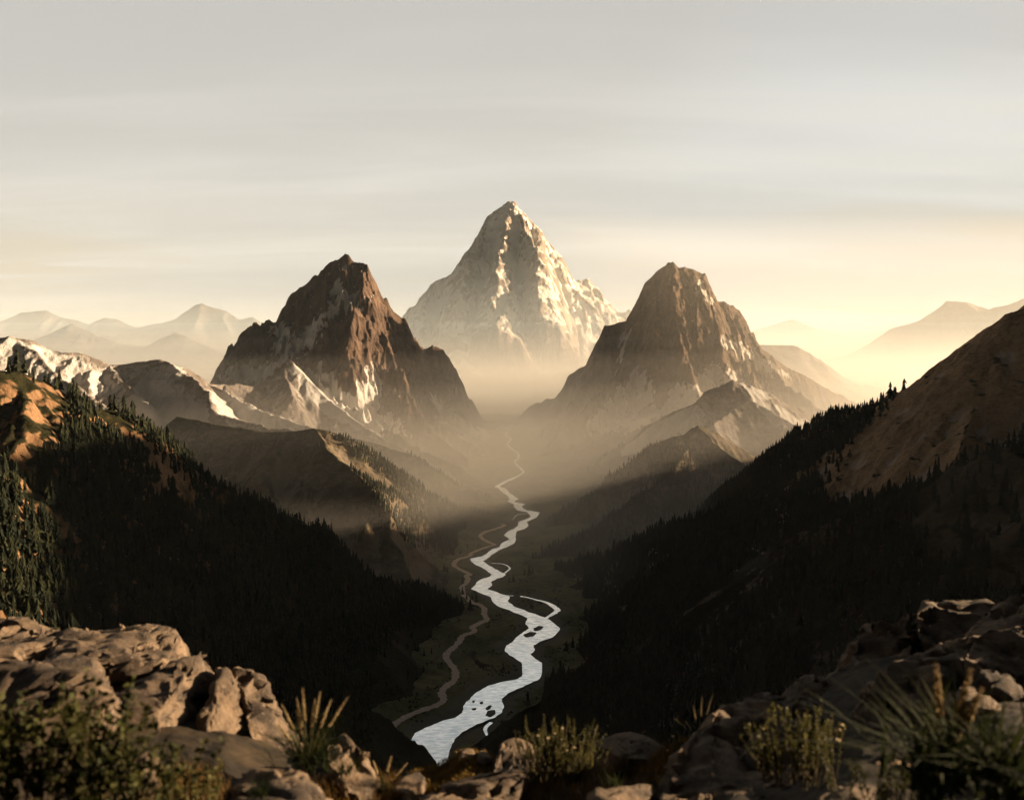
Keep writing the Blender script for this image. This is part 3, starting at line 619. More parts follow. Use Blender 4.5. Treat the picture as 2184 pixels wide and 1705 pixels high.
def add_ribbon(V, F, line, hfun=None, jit=0.0):
    s0 = len(V); L_ = line
    for i, (q, wd) in enumerate(L_):
        d = L_[min(i + 1, len(L_) - 1)][0] - L_[max(i - 1, 0)][0]; d = d / (np.linalg.norm(d[:2]) + 1e-9); nrm = np.array([-d[1], d[0], 0])
        for s_ in (-1, 0, 1):
            p = q + nrm * s_ * wd / 2 * (1 + jit * (random.random() - .5))
            if hfun: p[2] = hfun(p[0], p[1])
            V.append(tuple(p))
    for i in range(len(L_) - 1):
        for k in (0, 1): F.append((s0 + i * 3 + k, s0 + i * 3 + k + 1, s0 + i * 3 + k + 4, s0 + i * 3 + k + 3))
for pts, wd in (([c3(*p) for p in [(1260, 205), (1400, 213), (1500, 238), (1580, 258), (1640, 290), (1675, 325), (1620, 365), (1575, 392)]], [3, 4, 5, 8, 14, 14, 9, 6]),
                ([c2(*p) for p in [(1330, 945), (1250, 943), (1190, 955), (1160, 985), (1150, 1003)]], [4, 3, 2.4, 2.4, 2]),
                ([c2(*p) for p in [(940, 1422), (1060, 1432), (1120, 1470), (1085, 1508), (1050, 1530)]], [2, 3, 4, 4, 3]),
                ([c3(*p) for p in [(1140, 1230), (1090, 1285), (1125, 1375)]], [9, 9, 2])):
    add_ribbon(V, F, ribbon_px(pts, wd, FLOOR + 0.5 if True else 0))
tag(link('river', np_mesh('river', np.array(V), np.array(F), M_WATER, True)), 'pale winding braided river along the valley floor', None, None, 'structure')

def simple_mat(name, c1_, c2_, scale, rough=0.9, bump=0.5, dist=0.02, metallic=0.0, spec=0.2, trans=0.0):
    m = bpy.data.materials.new(name); m.use_nodes = True; nt = m.node_tree; b = nt.nodes['Principled BSDF']
    g = nt.nodes.new('ShaderNodeNewGeometry'); pos = g.outputs['Position']
    c = mixc(nt, maprange(nt, noise(nt, pos, scale, 7, 0.65, 0.3), 0.35, 0.65), c1_, c2_)
    nt.links.new(c, b.inputs['Base Color']); b.inputs['Roughness'].default_value = rough; b.inputs['Specular IOR Level'].default_value = spec
    if bump:
        bm = nt.nodes.new('ShaderNodeBump'); bm.inputs['Strength'].default_value = bump; bm.inputs['Distance'].default_value = dist
        nt.links.new(noise(nt, pos, scale * 3, 7, 0.7), bm.inputs['Height']); nt.links.new(bm.outputs[0], b.inputs['Normal'])
    return m
M_DIRT = simple_mat('trail_dirt', (0.58, 0.46, 0.37), (0.78, 0.65, 0.54), 0.3, dist=0.5)
M_BAR = simple_mat('gravel', (0.09, 0.085, 0.07), (0.20, 0.18, 0.15), 0.2, dist=0.5)
def fh1(x, y): return float(floor_h(np.array([x]), np.array([y]))[0]) + 0.55
# trail: each point slid along its line of sight until it lies on the meadow
TR = []
for x, y in PATH_PX:
    z = FLOOR
    for _ in range(12):
        p = PF(x, y, z); z = 0.5 * z + 0.5 * fh1(p[0], p[1])
    TR.append(np.array(PF(x, y, z)))
line = []
for i in range(len(TR) - 1):
    p0 = TR[max(0, i - 1)]; p1 = TR[i]; p2 = TR[i + 1]; p3 = TR[min(len(TR) - 1, i + 2)]
    for k in range(8):
        t = k / 8
        q = 0.5 * ((2 * p1) + (-p0 + p2) * t + (2 * p0 - 5 * p1 + 4 * p2 - p3) * t * t + (-p0 + 3 * p1 - 3 * p2 + p3) * t ** 3)
        line.append((q, 10.0 + 4 * random.random()))
V = []; F = []; add_ribbon(V, F, line, fh1, 0.4)
tag(link('trail', np_mesh('trail', np.array(V), np.array(F), M_DIRT, True)), 'pale dirt trail winding beside the river', None, None, 'structure')
TRXY = np.array([q[:2] for q, _ in line])

for px, py, rx, ry, lb in ((1520, 470, 42, 22, 'upper'), (1452, 520, 50, 26, 'lower'), (1135, 1158, 46, 30, 'large'), (1118, 1110, 24, 20, 'small'), (995, 1060, 12, 8, 'a'), (1000, 1120, 20, 8, 'b'), (1060, 1070, 18, 8, 'c')):
    V = [PF(*c3(px, py), FLOOR + 1.7)]; F = []
    for r_, z_ in ((0.6, 1.5), (1.0, 0.3)):
        for k in range(28):
            a = 2 * math.pi * k / 28; j = 1 + 0.10 * math.sin(2 * a + px) + 0.08 * math.sin(5 * a + py) + 0.04 * math.sin(11 * a)
            V.append(PF(*c3(px + rx * r_ * j * math.cos(a) + ry * .6 * math.sin(a) * r_, py - ry * r_ * j * math.sin(a)), FLOOR + z_))
    for k in range(28):
        F.append((0, 1 + k, 1 + (k + 1) % 28, 1 + (k + 1) % 28)); F.append((1 + k, 29 + k, 29 + (k + 1) % 28, 1 + (k + 1) % 28))
    bm = bmesh.new(); vs = [bm.verts.new(v) for v in V]
    for f in F:
        f_ = [vs[i] for i in dict.fromkeys(f)]; bm.faces.new(f_)
    me = bpy.data.meshes.new('gravel_bar'); bm.to_mesh(me); me.materials.append(M_BAR)
    tag(link('gravel_bar', me), None, None, None, 'structure')

# ------------------------------------------------------------------ haze and valley mist
HZ = (0.5e-5, [(6200, 2100, 0.6e-5), (5600, 600, 1.0e-5), (5300, 420, 1.2e-5), (5000, 280, 1.4e-5), (4700, 170, 1.6e-5), (4400, 80, 1.6e-5), (4000, 10, 1.6e-5), (3300, -60, 2.4e-5), (2700, -130, 3.2e-5), (2350, -200, 5.5e-5), (2050, -270, 9e-5), (1850, -340, 1.5e-4), (1700, -410, 2.4e-4), (1600, -480, 2.8e-4)])
def volume_box(name, x0, x1, y0, y1, z0, z1, dens, col, g, label, slant=None):
    bm = bmesh.new(); bmesh.ops.create_cube(bm, size=1)
    for v in bm.verts:
        v.co = Vector((x0 + (v.co.x + .5) * (x1 - x0), y0 + (v.co.y + .5) * (y1 - y0), z0 + (v.co.z + .5) * (z1 - z0)))
    if slant:      # the side towards the camera leans back: its left end and its top start farther away
        for v in bm.verts:
            if v.co.y < (y0 + y1) / 2:
                if v.co.x < (x0 + x1) / 2: v.co.x += slant[0]
                if v.co.z > (z0 + z1) / 2: v.co.z -= slant[1]
    me = bpy.data.meshes.new(name); bm.to_mesh(me)
    m = bpy.data.materials.new(name); m.use_nodes = True; nt = m.node_tree; nt.nodes.clear()
    o_ = nt.nodes.new('ShaderNodeOutputMaterial'); v = nt.nodes.new('ShaderNodeVolumePrincipled')
    v.inputs['Color'].default_value = (*col, 1); v.inputs['Density'].default_value = dens; v.inputs['Anisotropy'].default_value = g
    nt.links.new(v.outputs[0], o_.inputs['Volume']); me.materials.append(m)
    o = link(name, me); tag(o, label, None, None, 'stuff'); return o
HAZE = True
if HAZE:
    volume_box('haze', -30000, 30000, -1500, 26000, FLOOR - 20, 2300, HZ[0], (0.80, 0.91, 1.0), 0.0, 'warm haze filling the air between the mountains')
    for k, (y0, zt, dn) in enumerate(HZ[1]):
        volume_box('mist', -14000 + 9 * k, 14000 + 9 * k, y0, 22000 + 11 * k, FLOOR - 16 + .1 * k, zt, dn, (0.82, 0.92, 1.0) if zt > 0 else (1.0, 0.97, 0.92), 0.0 if zt > 0 else (0.2, 0.78)[k % 2], 'low warm mist lying in the valley between the mountains')
    volume_box('mist', 60, 9000, 3000, 5500, FLOOR - 15, 700, 0.9e-4, (1.0, 0.95, 0.86), 0.1, 'golden sunlit haze in front of the right mountain', (900, 560))

# ------------------------------------------------------------------ conifers
def foliage_mat(name, a, b, scale, rough=0.8, trans=0.12):
    m = bpy.data.materials.new(name); m.use_nodes = True; nt = m.node_tree; bs = nt.nodes['Principled BSDF']
    g = nt.nodes.new('ShaderNodeNewGeometry')
    c = mixc(nt, maprange(nt, noise(nt, g.outputs['Position'], scale, 4, 0.6), 0.35, 0.65), a, b)
    nt.links.new(c, bs.inputs['Base Color']); bs.inputs['Roughness'].default_value = rough; bs.inputs['Specular IOR Level'].default_value = 0.15
    if trans:
        t = nt.nodes.new('ShaderNodeBsdfTranslucent'); nt.links.new(c, t.inputs[0]); mx = nt.nodes.new('ShaderNodeMixShader'); mx.inputs[0].default_value = trans
        nt.links.new(bs.outputs[0], mx.inputs[1]); nt.links.new(t.outputs[0], mx.inputs[2]); nt.links.new(mx.outputs[0], nt.nodes['Material Output'].inputs[0])
    return m
M_NEEDLE = foliage_mat('conifer_needles', (0.006, 0.0095, 0.0045), (0.018, 0.020, 0.007), 0.06, 0.9, 0.04)
M_BARK = simple_mat('bark', (0.05, 0.035, 0.025), (0.08, 0.06, 0.045), 2.0, dist=0.05)

def crown_geo(rng, layers, sides, h=1.0, r=0.17, ragged=0.35, z0=0.06):
    """stacked ragged skirts of boughs, unit height"""
    V = []; F = []
    for l in range(layers):
        t = l / layers; zt = z0 + (1 - z0) * min(1.0, t + 1.9 / layers + 0.02); zb = z0 + (1 - z0) * t
        if l == layers - 1: zt = 1.0
        rad = r * (1 - t) ** 0.85 * (1 + 0.18 * rng.normal()) + 0.012
        s0 = len(V); V.append((rng.normal() * .006, rng.normal() * .006, zt * h)); ph = rng.random() * 6.28
        for k in range(sides * 2):
            a = ph + math.pi * k / sides; out_ = (k % 2 == 0)
            rr = rad * ((1 + ragged * rng.normal() * .6) if out_ else (1 - ragged)); zz = zb + (-0.018 if out_ else 0.022) + rng.normal() * 0.006
            V.append((rr * math.cos(a), rr * math.sin(a), zz * h))
        n = sides * 2
        for k in range(n): F.append((s0, s0 + 1 + k, s0 + 1 + (k + 1) % n))
    return np.array(V), np.array(F)
rngT = np.random.default_rng(3)
NEARV = [crown_geo(rngT, 11, 7, r=0.155 + 0.02 * i, ragged=0.42) for i in range(5)]
MIDV = [crown_geo(rngT, 6, 4, r=0.17 + 0.015 * i, ragged=0.4) for i in range(5)]
FARV = [crown_geo(rngT, 3, 3, r=0.19, ragged=0.35) for i in range(4)]

def ground_h(x, y):
    h = floor_h(x, y)
    for k in ('H', 'I', 'I2', 'G', 'G2', 'J', 'J2'):
        h = np.maximum(h, sample(TERR[k], x, y))
    return h
# line-of-sight table: running maximum of elevation along each azimuth
UAZ = np.linspace(-0.66, 0.66, 560); DD = 260 * (4300 / 260) ** np.linspace(0, 1, 520)
GX = UAZ[:, None] * DD[None, :]; GY = np.broadcast_to(DD[None, :], GX.shape)
GH = ground_h(GX.ravel(), GY.ravel().copy()).reshape(GX.shape)
EL = np.maximum.accumulate(GH / GY, 1)
def sight(x, y, ztop):
    iu = np.clip(((x / y + 0.66) / 1.32 * 559).round().astype(int), 0, 559); idd = np.clip((np.log(y / 260) / math.log(4300 / 260) * 519).astype(int) - 2, 0, 519)
    return ztop / y - EL[iu, idd]       # > 0 : top in view

STANDS = []     # arrays of x, y, z, h, rank
def scatter(key, spacing, hr, keep, seed, prob=None, y_rng=None, x_rng=None):
    rng = np.random.default_rng(seed); x0, y0, dx, dy, H = TERR[key]
    xa, xb = x0, x0 + dx * (H.shape[1] - 2); ya, yb = max(y0, 330), y0 + dy * (H.shape[0] - 2)
    if x_rng: xa, xb = x_rng
    if y_rng: ya, yb = y_rng
    gx = np.arange(xa, xb, spacing); gy = np.arange(ya, yb, spacing)
    X_, Y_ = np.meshgrid(gx, gy); X_ = (X_ + rng.uniform(-.5, .5, X_.shape) * spacing).ravel(); Y_ = (Y_ + rng.uniform(-.5, .5, Y_.shape) * spacing).ravel()
    m = (np.abs(X_ / Y_) < 0.66); X_ = X_[m]; Y_ = Y_[m]
    z = sample(TERR[key], X_, Y_); g = ground_h(X_, Y_)
    m = (z > g - 0.3) & (z > -1000); X_, Y_, z = X_[m], Y_[m], z[m]
    hh = rng.uniform(*hr, len(X_)) * (0.75 + 0.5 * rng.random(len(X_)) ** 2) * (1 + 0.25 * vnoise2(X_ / 60, Y_ / 60, 4))
    px, py = project(X_, Y_, z)
    k = keep(px, py, X_, Y_, z, rng)
    v = sight(X_, Y_, z + hh)
    k &= v > -0.035
    STANDS.append(np.stack([X_, Y_, z, hh, v, np.full(len(X_), len(STANDS))], 1)[k])
def rnd(rng, n, p): return rng.random(n) < p

CL1 = [(-200, 700), (0, 780), (85, 800), (130, 830), (158, 868), (150, 930), (90, 985), (60, 1010), (90, 1060), (190, 1170), (150, 1195), (70, 1080), (-10, 1000), (-300, 900)]
CL2 = [(165, 868), (235, 876), (290, 905), (325, 950), (370, 1010), (430, 1062), (405, 1075), (350, 1060), (335, 1085), (318, 1050), (318, 1000), (285, 945), (230, 935), (180, 900)]
CL2B = [(90, 1075), (130, 1100), (170, 1150), (205, 1230), (170, 1200), (120, 1140)]
MEADL = [(1010, 1290), (930, 1335), (845, 1350), (810, 1390), (790, 1450), (760, 1700), (1200, 1700), (1200, 1290)]
def keepH(px, py, x, y, z, rng):
    n = len(px); j = 10 * rng.normal(size=n); jy = 10 * rng.normal(size=n)
    k = ~inpoly(px + j, py + jy, CL1) & ~inpoly(px + j * .6, py + jy * .6, CL2) & ~inpoly(px + j * .5, py + jy * .5, CL2B)
    k |= (inpoly(px, py, CL2) | inpoly(px, py, CL1)) & rnd(rng, n, 0.02)
    k &= ~inpoly(px + j, py, MEADL) | rnd(rng, n, 0.006)
    k &= (fbm2(x, y, 90, 3, 8) > -0.42) | rnd(rng, n, .25)
    return k & (d_river(x, y) > 30) & (d_line(x, y, TRXY) > 14)
scatter('H', 5.6, (15, 24), keepH, 1)
MEADR = [(1110, 1170), (1135, 1240), (1240, 1215), (1265, 1320), (1210, 1390), (1180, 1420), (1165, 1500), (1150, 1700), (900, 1700), (900, 1170)]
BARE_R = [(1862, 884), (1800, 965), (1745, 1045), (1760, 1075), (1900, 1058), (1980, 1040), (2184, 930), (2600, 800), (2600, 300), (2184, 600), (1900, 830)]
def keepI(px, py, x, y, z, rng):
    n = len(px); j = 14 * rng.normal(size=n)
    k = ~inpoly(px + j, py, BARE_R) & ~inpoly(px + j, py, MEADR)
    dens = sstep(fbm2(x, y, 120, 4, 15), -0.30, 0.15) * 0.9 + 0.12
    dens = np.where(px < 1600, np.maximum(dens, 0.75), dens)
    return k & rnd(rng, n, dens) & (d_river(x, y) > 26)
scatter('I', 6.4, (16, 25), keepI, 2)
STRIP = [(1420, 1345), (1470, 1290), (1560, 1222), (1640, 1172), (1700, 1150), (1640, 1250), (1540, 1320), (1460, 1360)]
def keepI2(px, py, x, y, z, rng):
    n = len(px); j = 8 * rng.normal(size=n)
    k = ~inpoly(px + j, py, STRIP) & ~inpoly(px + j, py, MEADR)
    up = inpoly(px, py, [(1950, 1020), (2050, 960), (2300, 860), (2300, 1250), (2000, 1250), (1960, 1150)])
    k &= ~(inpoly(px, py, [(1640, 1140), (1800, 1085), (1830, 1095), (1700, 1180), (1600, 1230)]) & rnd(rng, n, .85))
    dens = sstep(fbm2(x, y, 80, 4, 16), -0.38, 0.1) * 0.9 + 0.1
    return k & rnd(rng, n, np.where(up, 0.12, dens)) & (d_river(x, y) > 26)
scatter('I2', 5.6, (15, 23), keepI2, 3)
GF = [(705, 925), (745, 930), (800, 958), (870, 1005), (1000, 1075), (1060, 1108), (1020, 1140), (990, 1180), (900, 1165), (835, 1130), (790, 1050), (760, 1000), (735, 965)]
GCL = [(672, 905), (735, 950), (770, 985), (850, 1035), (830, 1045), (760, 1005), (700, 960)]
def keepG(px, py, x, y, z, rng):
    n = len(px); j = 7 * rng.normal(size=n); jy = 7 * rng.normal(size=n)
    return ((inpoly(px + j, py + jy, GF) & ~inpoly(px + j * .4, py + jy * .4, GCL)) | rnd(rng, n, .002)) & (d_river(x, y) > 30) & (d_line(x, y, TRXY) > 16)
scatter('G', 7.0, (13, 22), keepG, 4)
def keepG2(px, py, x, y, z, rng):
    n = len(px)
    line_ = np.interp(px, [640, 700, 760, 820, 880, 940, 1000, 1045, 1085], [930, 935, 935, 950, 968, 1005, 1048, 1072, 1090])
    return (px > 868) & (np.abs(py - line_) < 9 + 5 * rng.random(n)) & rnd(rng, n, .8) & (d_river(x, y) > 25)
scatter('G2', 7.5, (14, 22), keepG2, 5)
JF = [(1100, 1150), (1210, 1080), (1300, 1010), (1385, 955), (1420, 948), (1480, 952), (1510, 975), (1600, 1005), (1620, 1040), (1560, 1080), (1400, 1120), (1300, 1160), (1100, 1220)]
def keepJ(px, py, x, y, z, rng):
    n = len(px); j = 6 * rng.normal(size=n)
    band = np.sin(px * 0.011 + py * 0.02 + 2.0 * fbm2(x, y, 200, 3, 9))
    return inpoly(px + j, py, JF) & rnd(rng, n, np.where(band > -0.2, 0.95, 0.35)) & (d_river(x, y) > 25)
scatter('J', 7.2, (15, 24), keepJ, 6)
def keepJ2(px, py, x, y, z, rng):
    n = len(px)
    line_ = np.interp(px, [1105, 1150, 1200, 1260, 1300, 1350, 1380], [1090, 1072, 1050, 1005, 965, 935, 912])
    return (px > 1160) & (px < 1330) & (np.abs(py - line_) < 8) & rnd(rng, n, .5)
scatter('J2', 9, (14, 22), keepJ2, 7)
# lone trees on the meadow: (picture x, y of the foot, height in m)
LONE = []
for X_, Y_, h in [(1020, 255, 20), (968, 325, 26), (940, 235, 15), (905, 195, 19), (985, 235, 16), (650, 545, 11), (655, 675, 12), (595, 695, 15), (545, 655, 18), (525, 650, 13), (720, 625, 8), (1320, 95, 18), (1285, 100, 14), (1435, 1090, 24),
                  (1750, 655, 20), (1800, 625, 22), (1865, 590, 25), (1905, 540, 18), (1940, 500, 18), (1965, 470, 20), (1580, 960, 26), (1640, 900, 28), (1700, 870, 32), (1600, 930, 20), (1918, 340, 12), (1948, 345, 13)]:
    LONE.append((*c3(X_, Y_), h))
for X_, Y_, h in [(712, 1280, 15), (640, 1115, 16), (1115, 1612, 15), (1155, 1605, 20), (1262, 1540, 17), (1310, 1545, 26), (485, 1500, 20), (512, 1512, 16), (575, 1345, 16), (662, 1620, 12), (1340, 1530, 20)]:
    LONE.append((*c2(X_, Y_), h))
def hit(px, py):
    z = FLOOR; p = PF(px, py, z)
    for _ in range(30):
        h = float(ground_h(np.array([p[0]]), np.array([p[1]]))[0]); z = 0.6 * z + 0.4 * h; p = PF(px, py, z)
    return p
lone = np.array([(*hit(a, b), h, 1.0, -1) for a, b, h in LONE])
ALL = np.concatenate(STANDS)
# hidden behind the foreground boulders?
FGX = [-50, 130, 350, 385, 470, 560, 620, 720, 800, 850, 960, 1040, 1100, 1250, 1340, 1440, 1540, 1620, 1700, 1800, 1850, 1960, 2080, 2184]
FGY = [1320, 1325, 1325, 1400, 1420, 1445, 1530, 1560, 1680, 1640, 1615, 1600, 1570, 1560, 1560, 1580, 1480, 1465, 1445, 1340, 1315, 1275, 1290, 1250]
px, py = project(ALL[:, 0], ALL[:, 1], ALL[:, 2] + ALL[:, 3] * .5)
seen = (ALL[:, 4] > 0.004) & (px > 5) & (px < 2180) & (py < np.interp(px, FGX, FGY) - 6)
size = np.where(seen, ALL[:, 3] / ALL[:, 1], 0)
order = np.argsort(-size); NIND = 300 - len(lone)
ind = ALL[order[:NIND]]; rest = ALL[order[NIND:]]
print('trees', len(ALL), 'individual', len(ind) + len(lone))

STAND_TXT = {0: ('dark conifer standing among many on the shaded left slope', 'conifers on the near left slope'), 1: ('dark conifer standing among many on the brown right mountainside', 'conifers on the right mountainside'),
             2: ('dark conifer standing among many on the nearest right spur', 'conifers on the nearest right spur'), 3: ('conifer among many on the flank of the grassy hill at left', 'conifers on the grassy hill'),
             4: ('hazy conifer in the row on the low ridge behind the grassy hill', 'conifers on the low ridge'), 5: ('hazy conifer among many on the forested hill right of the river', 'conifers on the forested hill'), 6: ('hazy conifer', 'hazy conifers')}
def sample_sky(t):
    q = np.linspace(1.03, 1.6, 14); h = ground_h(t[0] * q, t[1] * q) / (t[1] * q)
    return h.max() < (t[2] + t[3] * .3) / t[1]
crown_me = []; trunk_me = []
for V, F in NEARV: crown_me.append(np_mesh('crown', V, F, M_NEEDLE, False))
for i in range(2):
    V = []; F = []
    for lv, (z, r_) in enumerate(((-0.06, 0.016), (0.04, 0.013), (0.5, 0.008), (0.92, 0.002))):
        for k in range(6): V.append((r_ * math.cos(k * math.pi / 3) + i * .004 * lv, r_ * math.sin(k * math.pi / 3), z))
    for lv in range(3):
        for k in range(6): F.append((lv * 6 + k, lv * 6 + (k + 1) % 6, lv * 6 + 6 + (k + 1) % 6, lv * 6 + 6 + k))
    trunk_me.append(np_mesh('trunk', np.array(V), np.array(F), M_BARK))
def conifer(x, y, z, h, label, group, i, fat=1.0):
    e = bpy.data.objects.new('conifer_tree', None); COL.objects.link(e); e.empty_display_size = 2
    e.location = (x, y, z - 0.3); e.scale = (h * fat, h * fat, h); e.rotation_euler = (0, 0, random.random() * 6.28)
    tag(e, label, 'tree', group); link('trunk', trunk_me[i % 2], e); link('crown', crown_me[i % 5], e)
ORD = ['', 'second ', 'third ', 'fourth ', 'fifth ', 'sixth ', 'seventh ', 'eighth ', 'ninth ', 'tenth ', 'eleventh ', 'twelfth ', 'thirteenth ', 'fourteenth ', 'fifteenth ', 'sixteenth ', 'seventeenth ', 'eighteenth ', 'nineteenth ', 'twentieth ', 'twenty-first ', 'twenty-second ']
for i, t in enumerate(ind):
    lb, gp = STAND_TXT[int(t[5])]
    sky_line = sample_sky(t); ppx, ppy = project(t[0], t[1], t[2])
    where = ' on its skyline' if sky_line else (' low above the boulders' if ppy > 1150 else ' high on the slope')
    lb += where; gp += where
    conifer(t[0], t[1], t[2], t[3], lb, gp, i, random.uniform(.8, 1.15))
lone = lone[np.argsort(-project(lone[:, 0], lone[:, 1], lone[:, 2])[1])]; cnt = {True: 0, False: 0}
for i, t in enumerate(lone):
    right = t[0] > np.interp(t[1], RIVM[::-1, 1], RIVM[::-1, 0])
    conifer(t[0], t[1], t[2], t[3], 'conifer standing apart on the meadow %s of the river, %slowest in the photo' % ('right' if right else 'left', ORD[cnt[bool(right)]]), 'lone conifers on the %s meadow' % ('right' if right else 'left'), i, random.uniform(.9, 1.2)); cnt[bool(right)] += 1
def merged(pts, variants, rng):
    Vs = []; Fs = []; off = 0
    vi = rng.integers(0, len(variants), len(pts))
    for k, (V, F) in enumerate(variants):
        q = pts[vi == k]; n = len(q)
        if not n: continue
        a = rng.random(n) * 6.28; c, s = np.cos(a), np.sin(a); fat = q[:, 3] * rng.uniform(.75, 1.2, n)
        X_ = (V[None, :, 0] * c[:, None] - V[None, :, 1] * s[:, None]) * fat[:, None] + q[:, 0:1]
        Y_ = (V[None, :, 0] * s[:, None] + V[None, :, 1] * c[:, None]) * fat[:, None] + q[:, 1:2]
        Z_ = V[None, :, 2] * q[:, 3:4] + q[:, 2:3] - 0.3
        Vs.append(np.stack([X_, Y_, Z_], -1).reshape(-1, 3)); Fs.append((F[None] + (np.arange(n) * len(V))[:, None, None]).reshape(-1, 3) + off); off += n * len(V)
    return np.concatenate(Vs), np.concatenate(Fs)
# low scrub dotted over the meadows
rng = np.random.default_rng(23)
sx = rng.uniform(-420, 420, 42000); sy = rng.uniform(1050, 3000, 42000); fl = floor_h(sx, sy); gg = ground_h(sx, sy)
k = (gg < fl + 14) & (fbm2(sx, sy, 60, 4, 61) > 0.12) & (d_river(sx, sy) > 7) & (d_line(sx, sy, TRXY) > 9)
sh_ = rng.uniform(0.8, 3.2, 42000)
scrub = np.stack([sx, sy, gg, sh_, sx * 0, sx * 0], 1)[k]
Vs_, Fs_ = merged(scrub, [(V * np.array([4.2, 4.2, 1]), F) for V, F in FARV], rng)
tag(link('scrub', np_mesh('scrub', Vs_, Fs_, M_NEEDLE, False)), 'low dark scrub dotted over the meadows by the river', 'scrub', None, 'stuff')
rng = np.random.default_rng(17)
near = rest[rest[:, 1] < 1500]; farr = rest[rest[:, 1] >= 1500]
V1, F1 = merged(near, MIDV, rng); V2, F2 = merged(farr, MIDV[:3] if len(farr) < 12000 else FARV, rng)
fo = link('conifer_forest', np_mesh('conifer_forest', np.concatenate([V1, V2]), np.concatenate([F1, F2 + len(V1)]), M_NEEDLE, False))
tag(fo, 'dense conifer forest covering both sides of the valley', 'forest', None, 'stuff')

# ------------------------------------------------------------------ foreground: the cliff edge where the camera stands
M_STONE = bpy.data.materials.new('boulder_stone'); M_STONE.use_nodes = True
nt = M_STONE.node_tree; b = nt.nodes['Principled BSDF']; g = nt.nodes.new('ShaderNodeNewGeometry'); pos = g.outputs['Position']
n1 = noise(nt, pos, 2.2, 8, 0.62, 0.5); n2 = noise(nt, mapping(nt, pos, (1, 1, 3.2), (0.5, 0.3, 0)), 7.0, 8, 0.7); n3 = noise(nt, pos, 26, 6, 0.7)
c = mixc(nt, maprange(nt, n1, 0.35, 0.65), (0.050, 0.038, 0.030), (0.19, 0.135, 0.09))
c = mixc(nt, math_node(nt, 'MULTIPLY', maprange(nt, n2, 0.52, 0.66), 0.75), c, (0.03, 0.026, 0.023))
c = mixc(nt, math_node(nt, 'MULTIPLY', maprange(nt, n3, 0.58, 0.72), 0.5), c, (0.38, 0.31, 0.24))
nt.links.new(c, b.inputs['Base Color']); b.inputs['Roughness'].default_value = 0.85; b.inputs['Specular IOR Level'].default_value = 0.2
bm_ = nt.nodes.new('ShaderNodeBump'); bm_.inputs['Strength'].default_value = 0.9; bm_.inputs['Distance'].default_value = 0.03
nt.links.new(math_node(nt, 'ADD', n2, n3), bm_.inputs['Height']); nt.links.new(bm_.outputs[0], b.inputs['Normal'])
M_SOIL = simple_mat('ledge_soil', (0.012, 0.009, 0.006), (0.035, 0.024, 0.013), 4.0, dist=0.03)
M_MOSS = foliage_mat('golden_moss', (0.12, 0.075, 0.018), (0.25, 0.16, 0.04), 9.0, 0.9, 0.2)

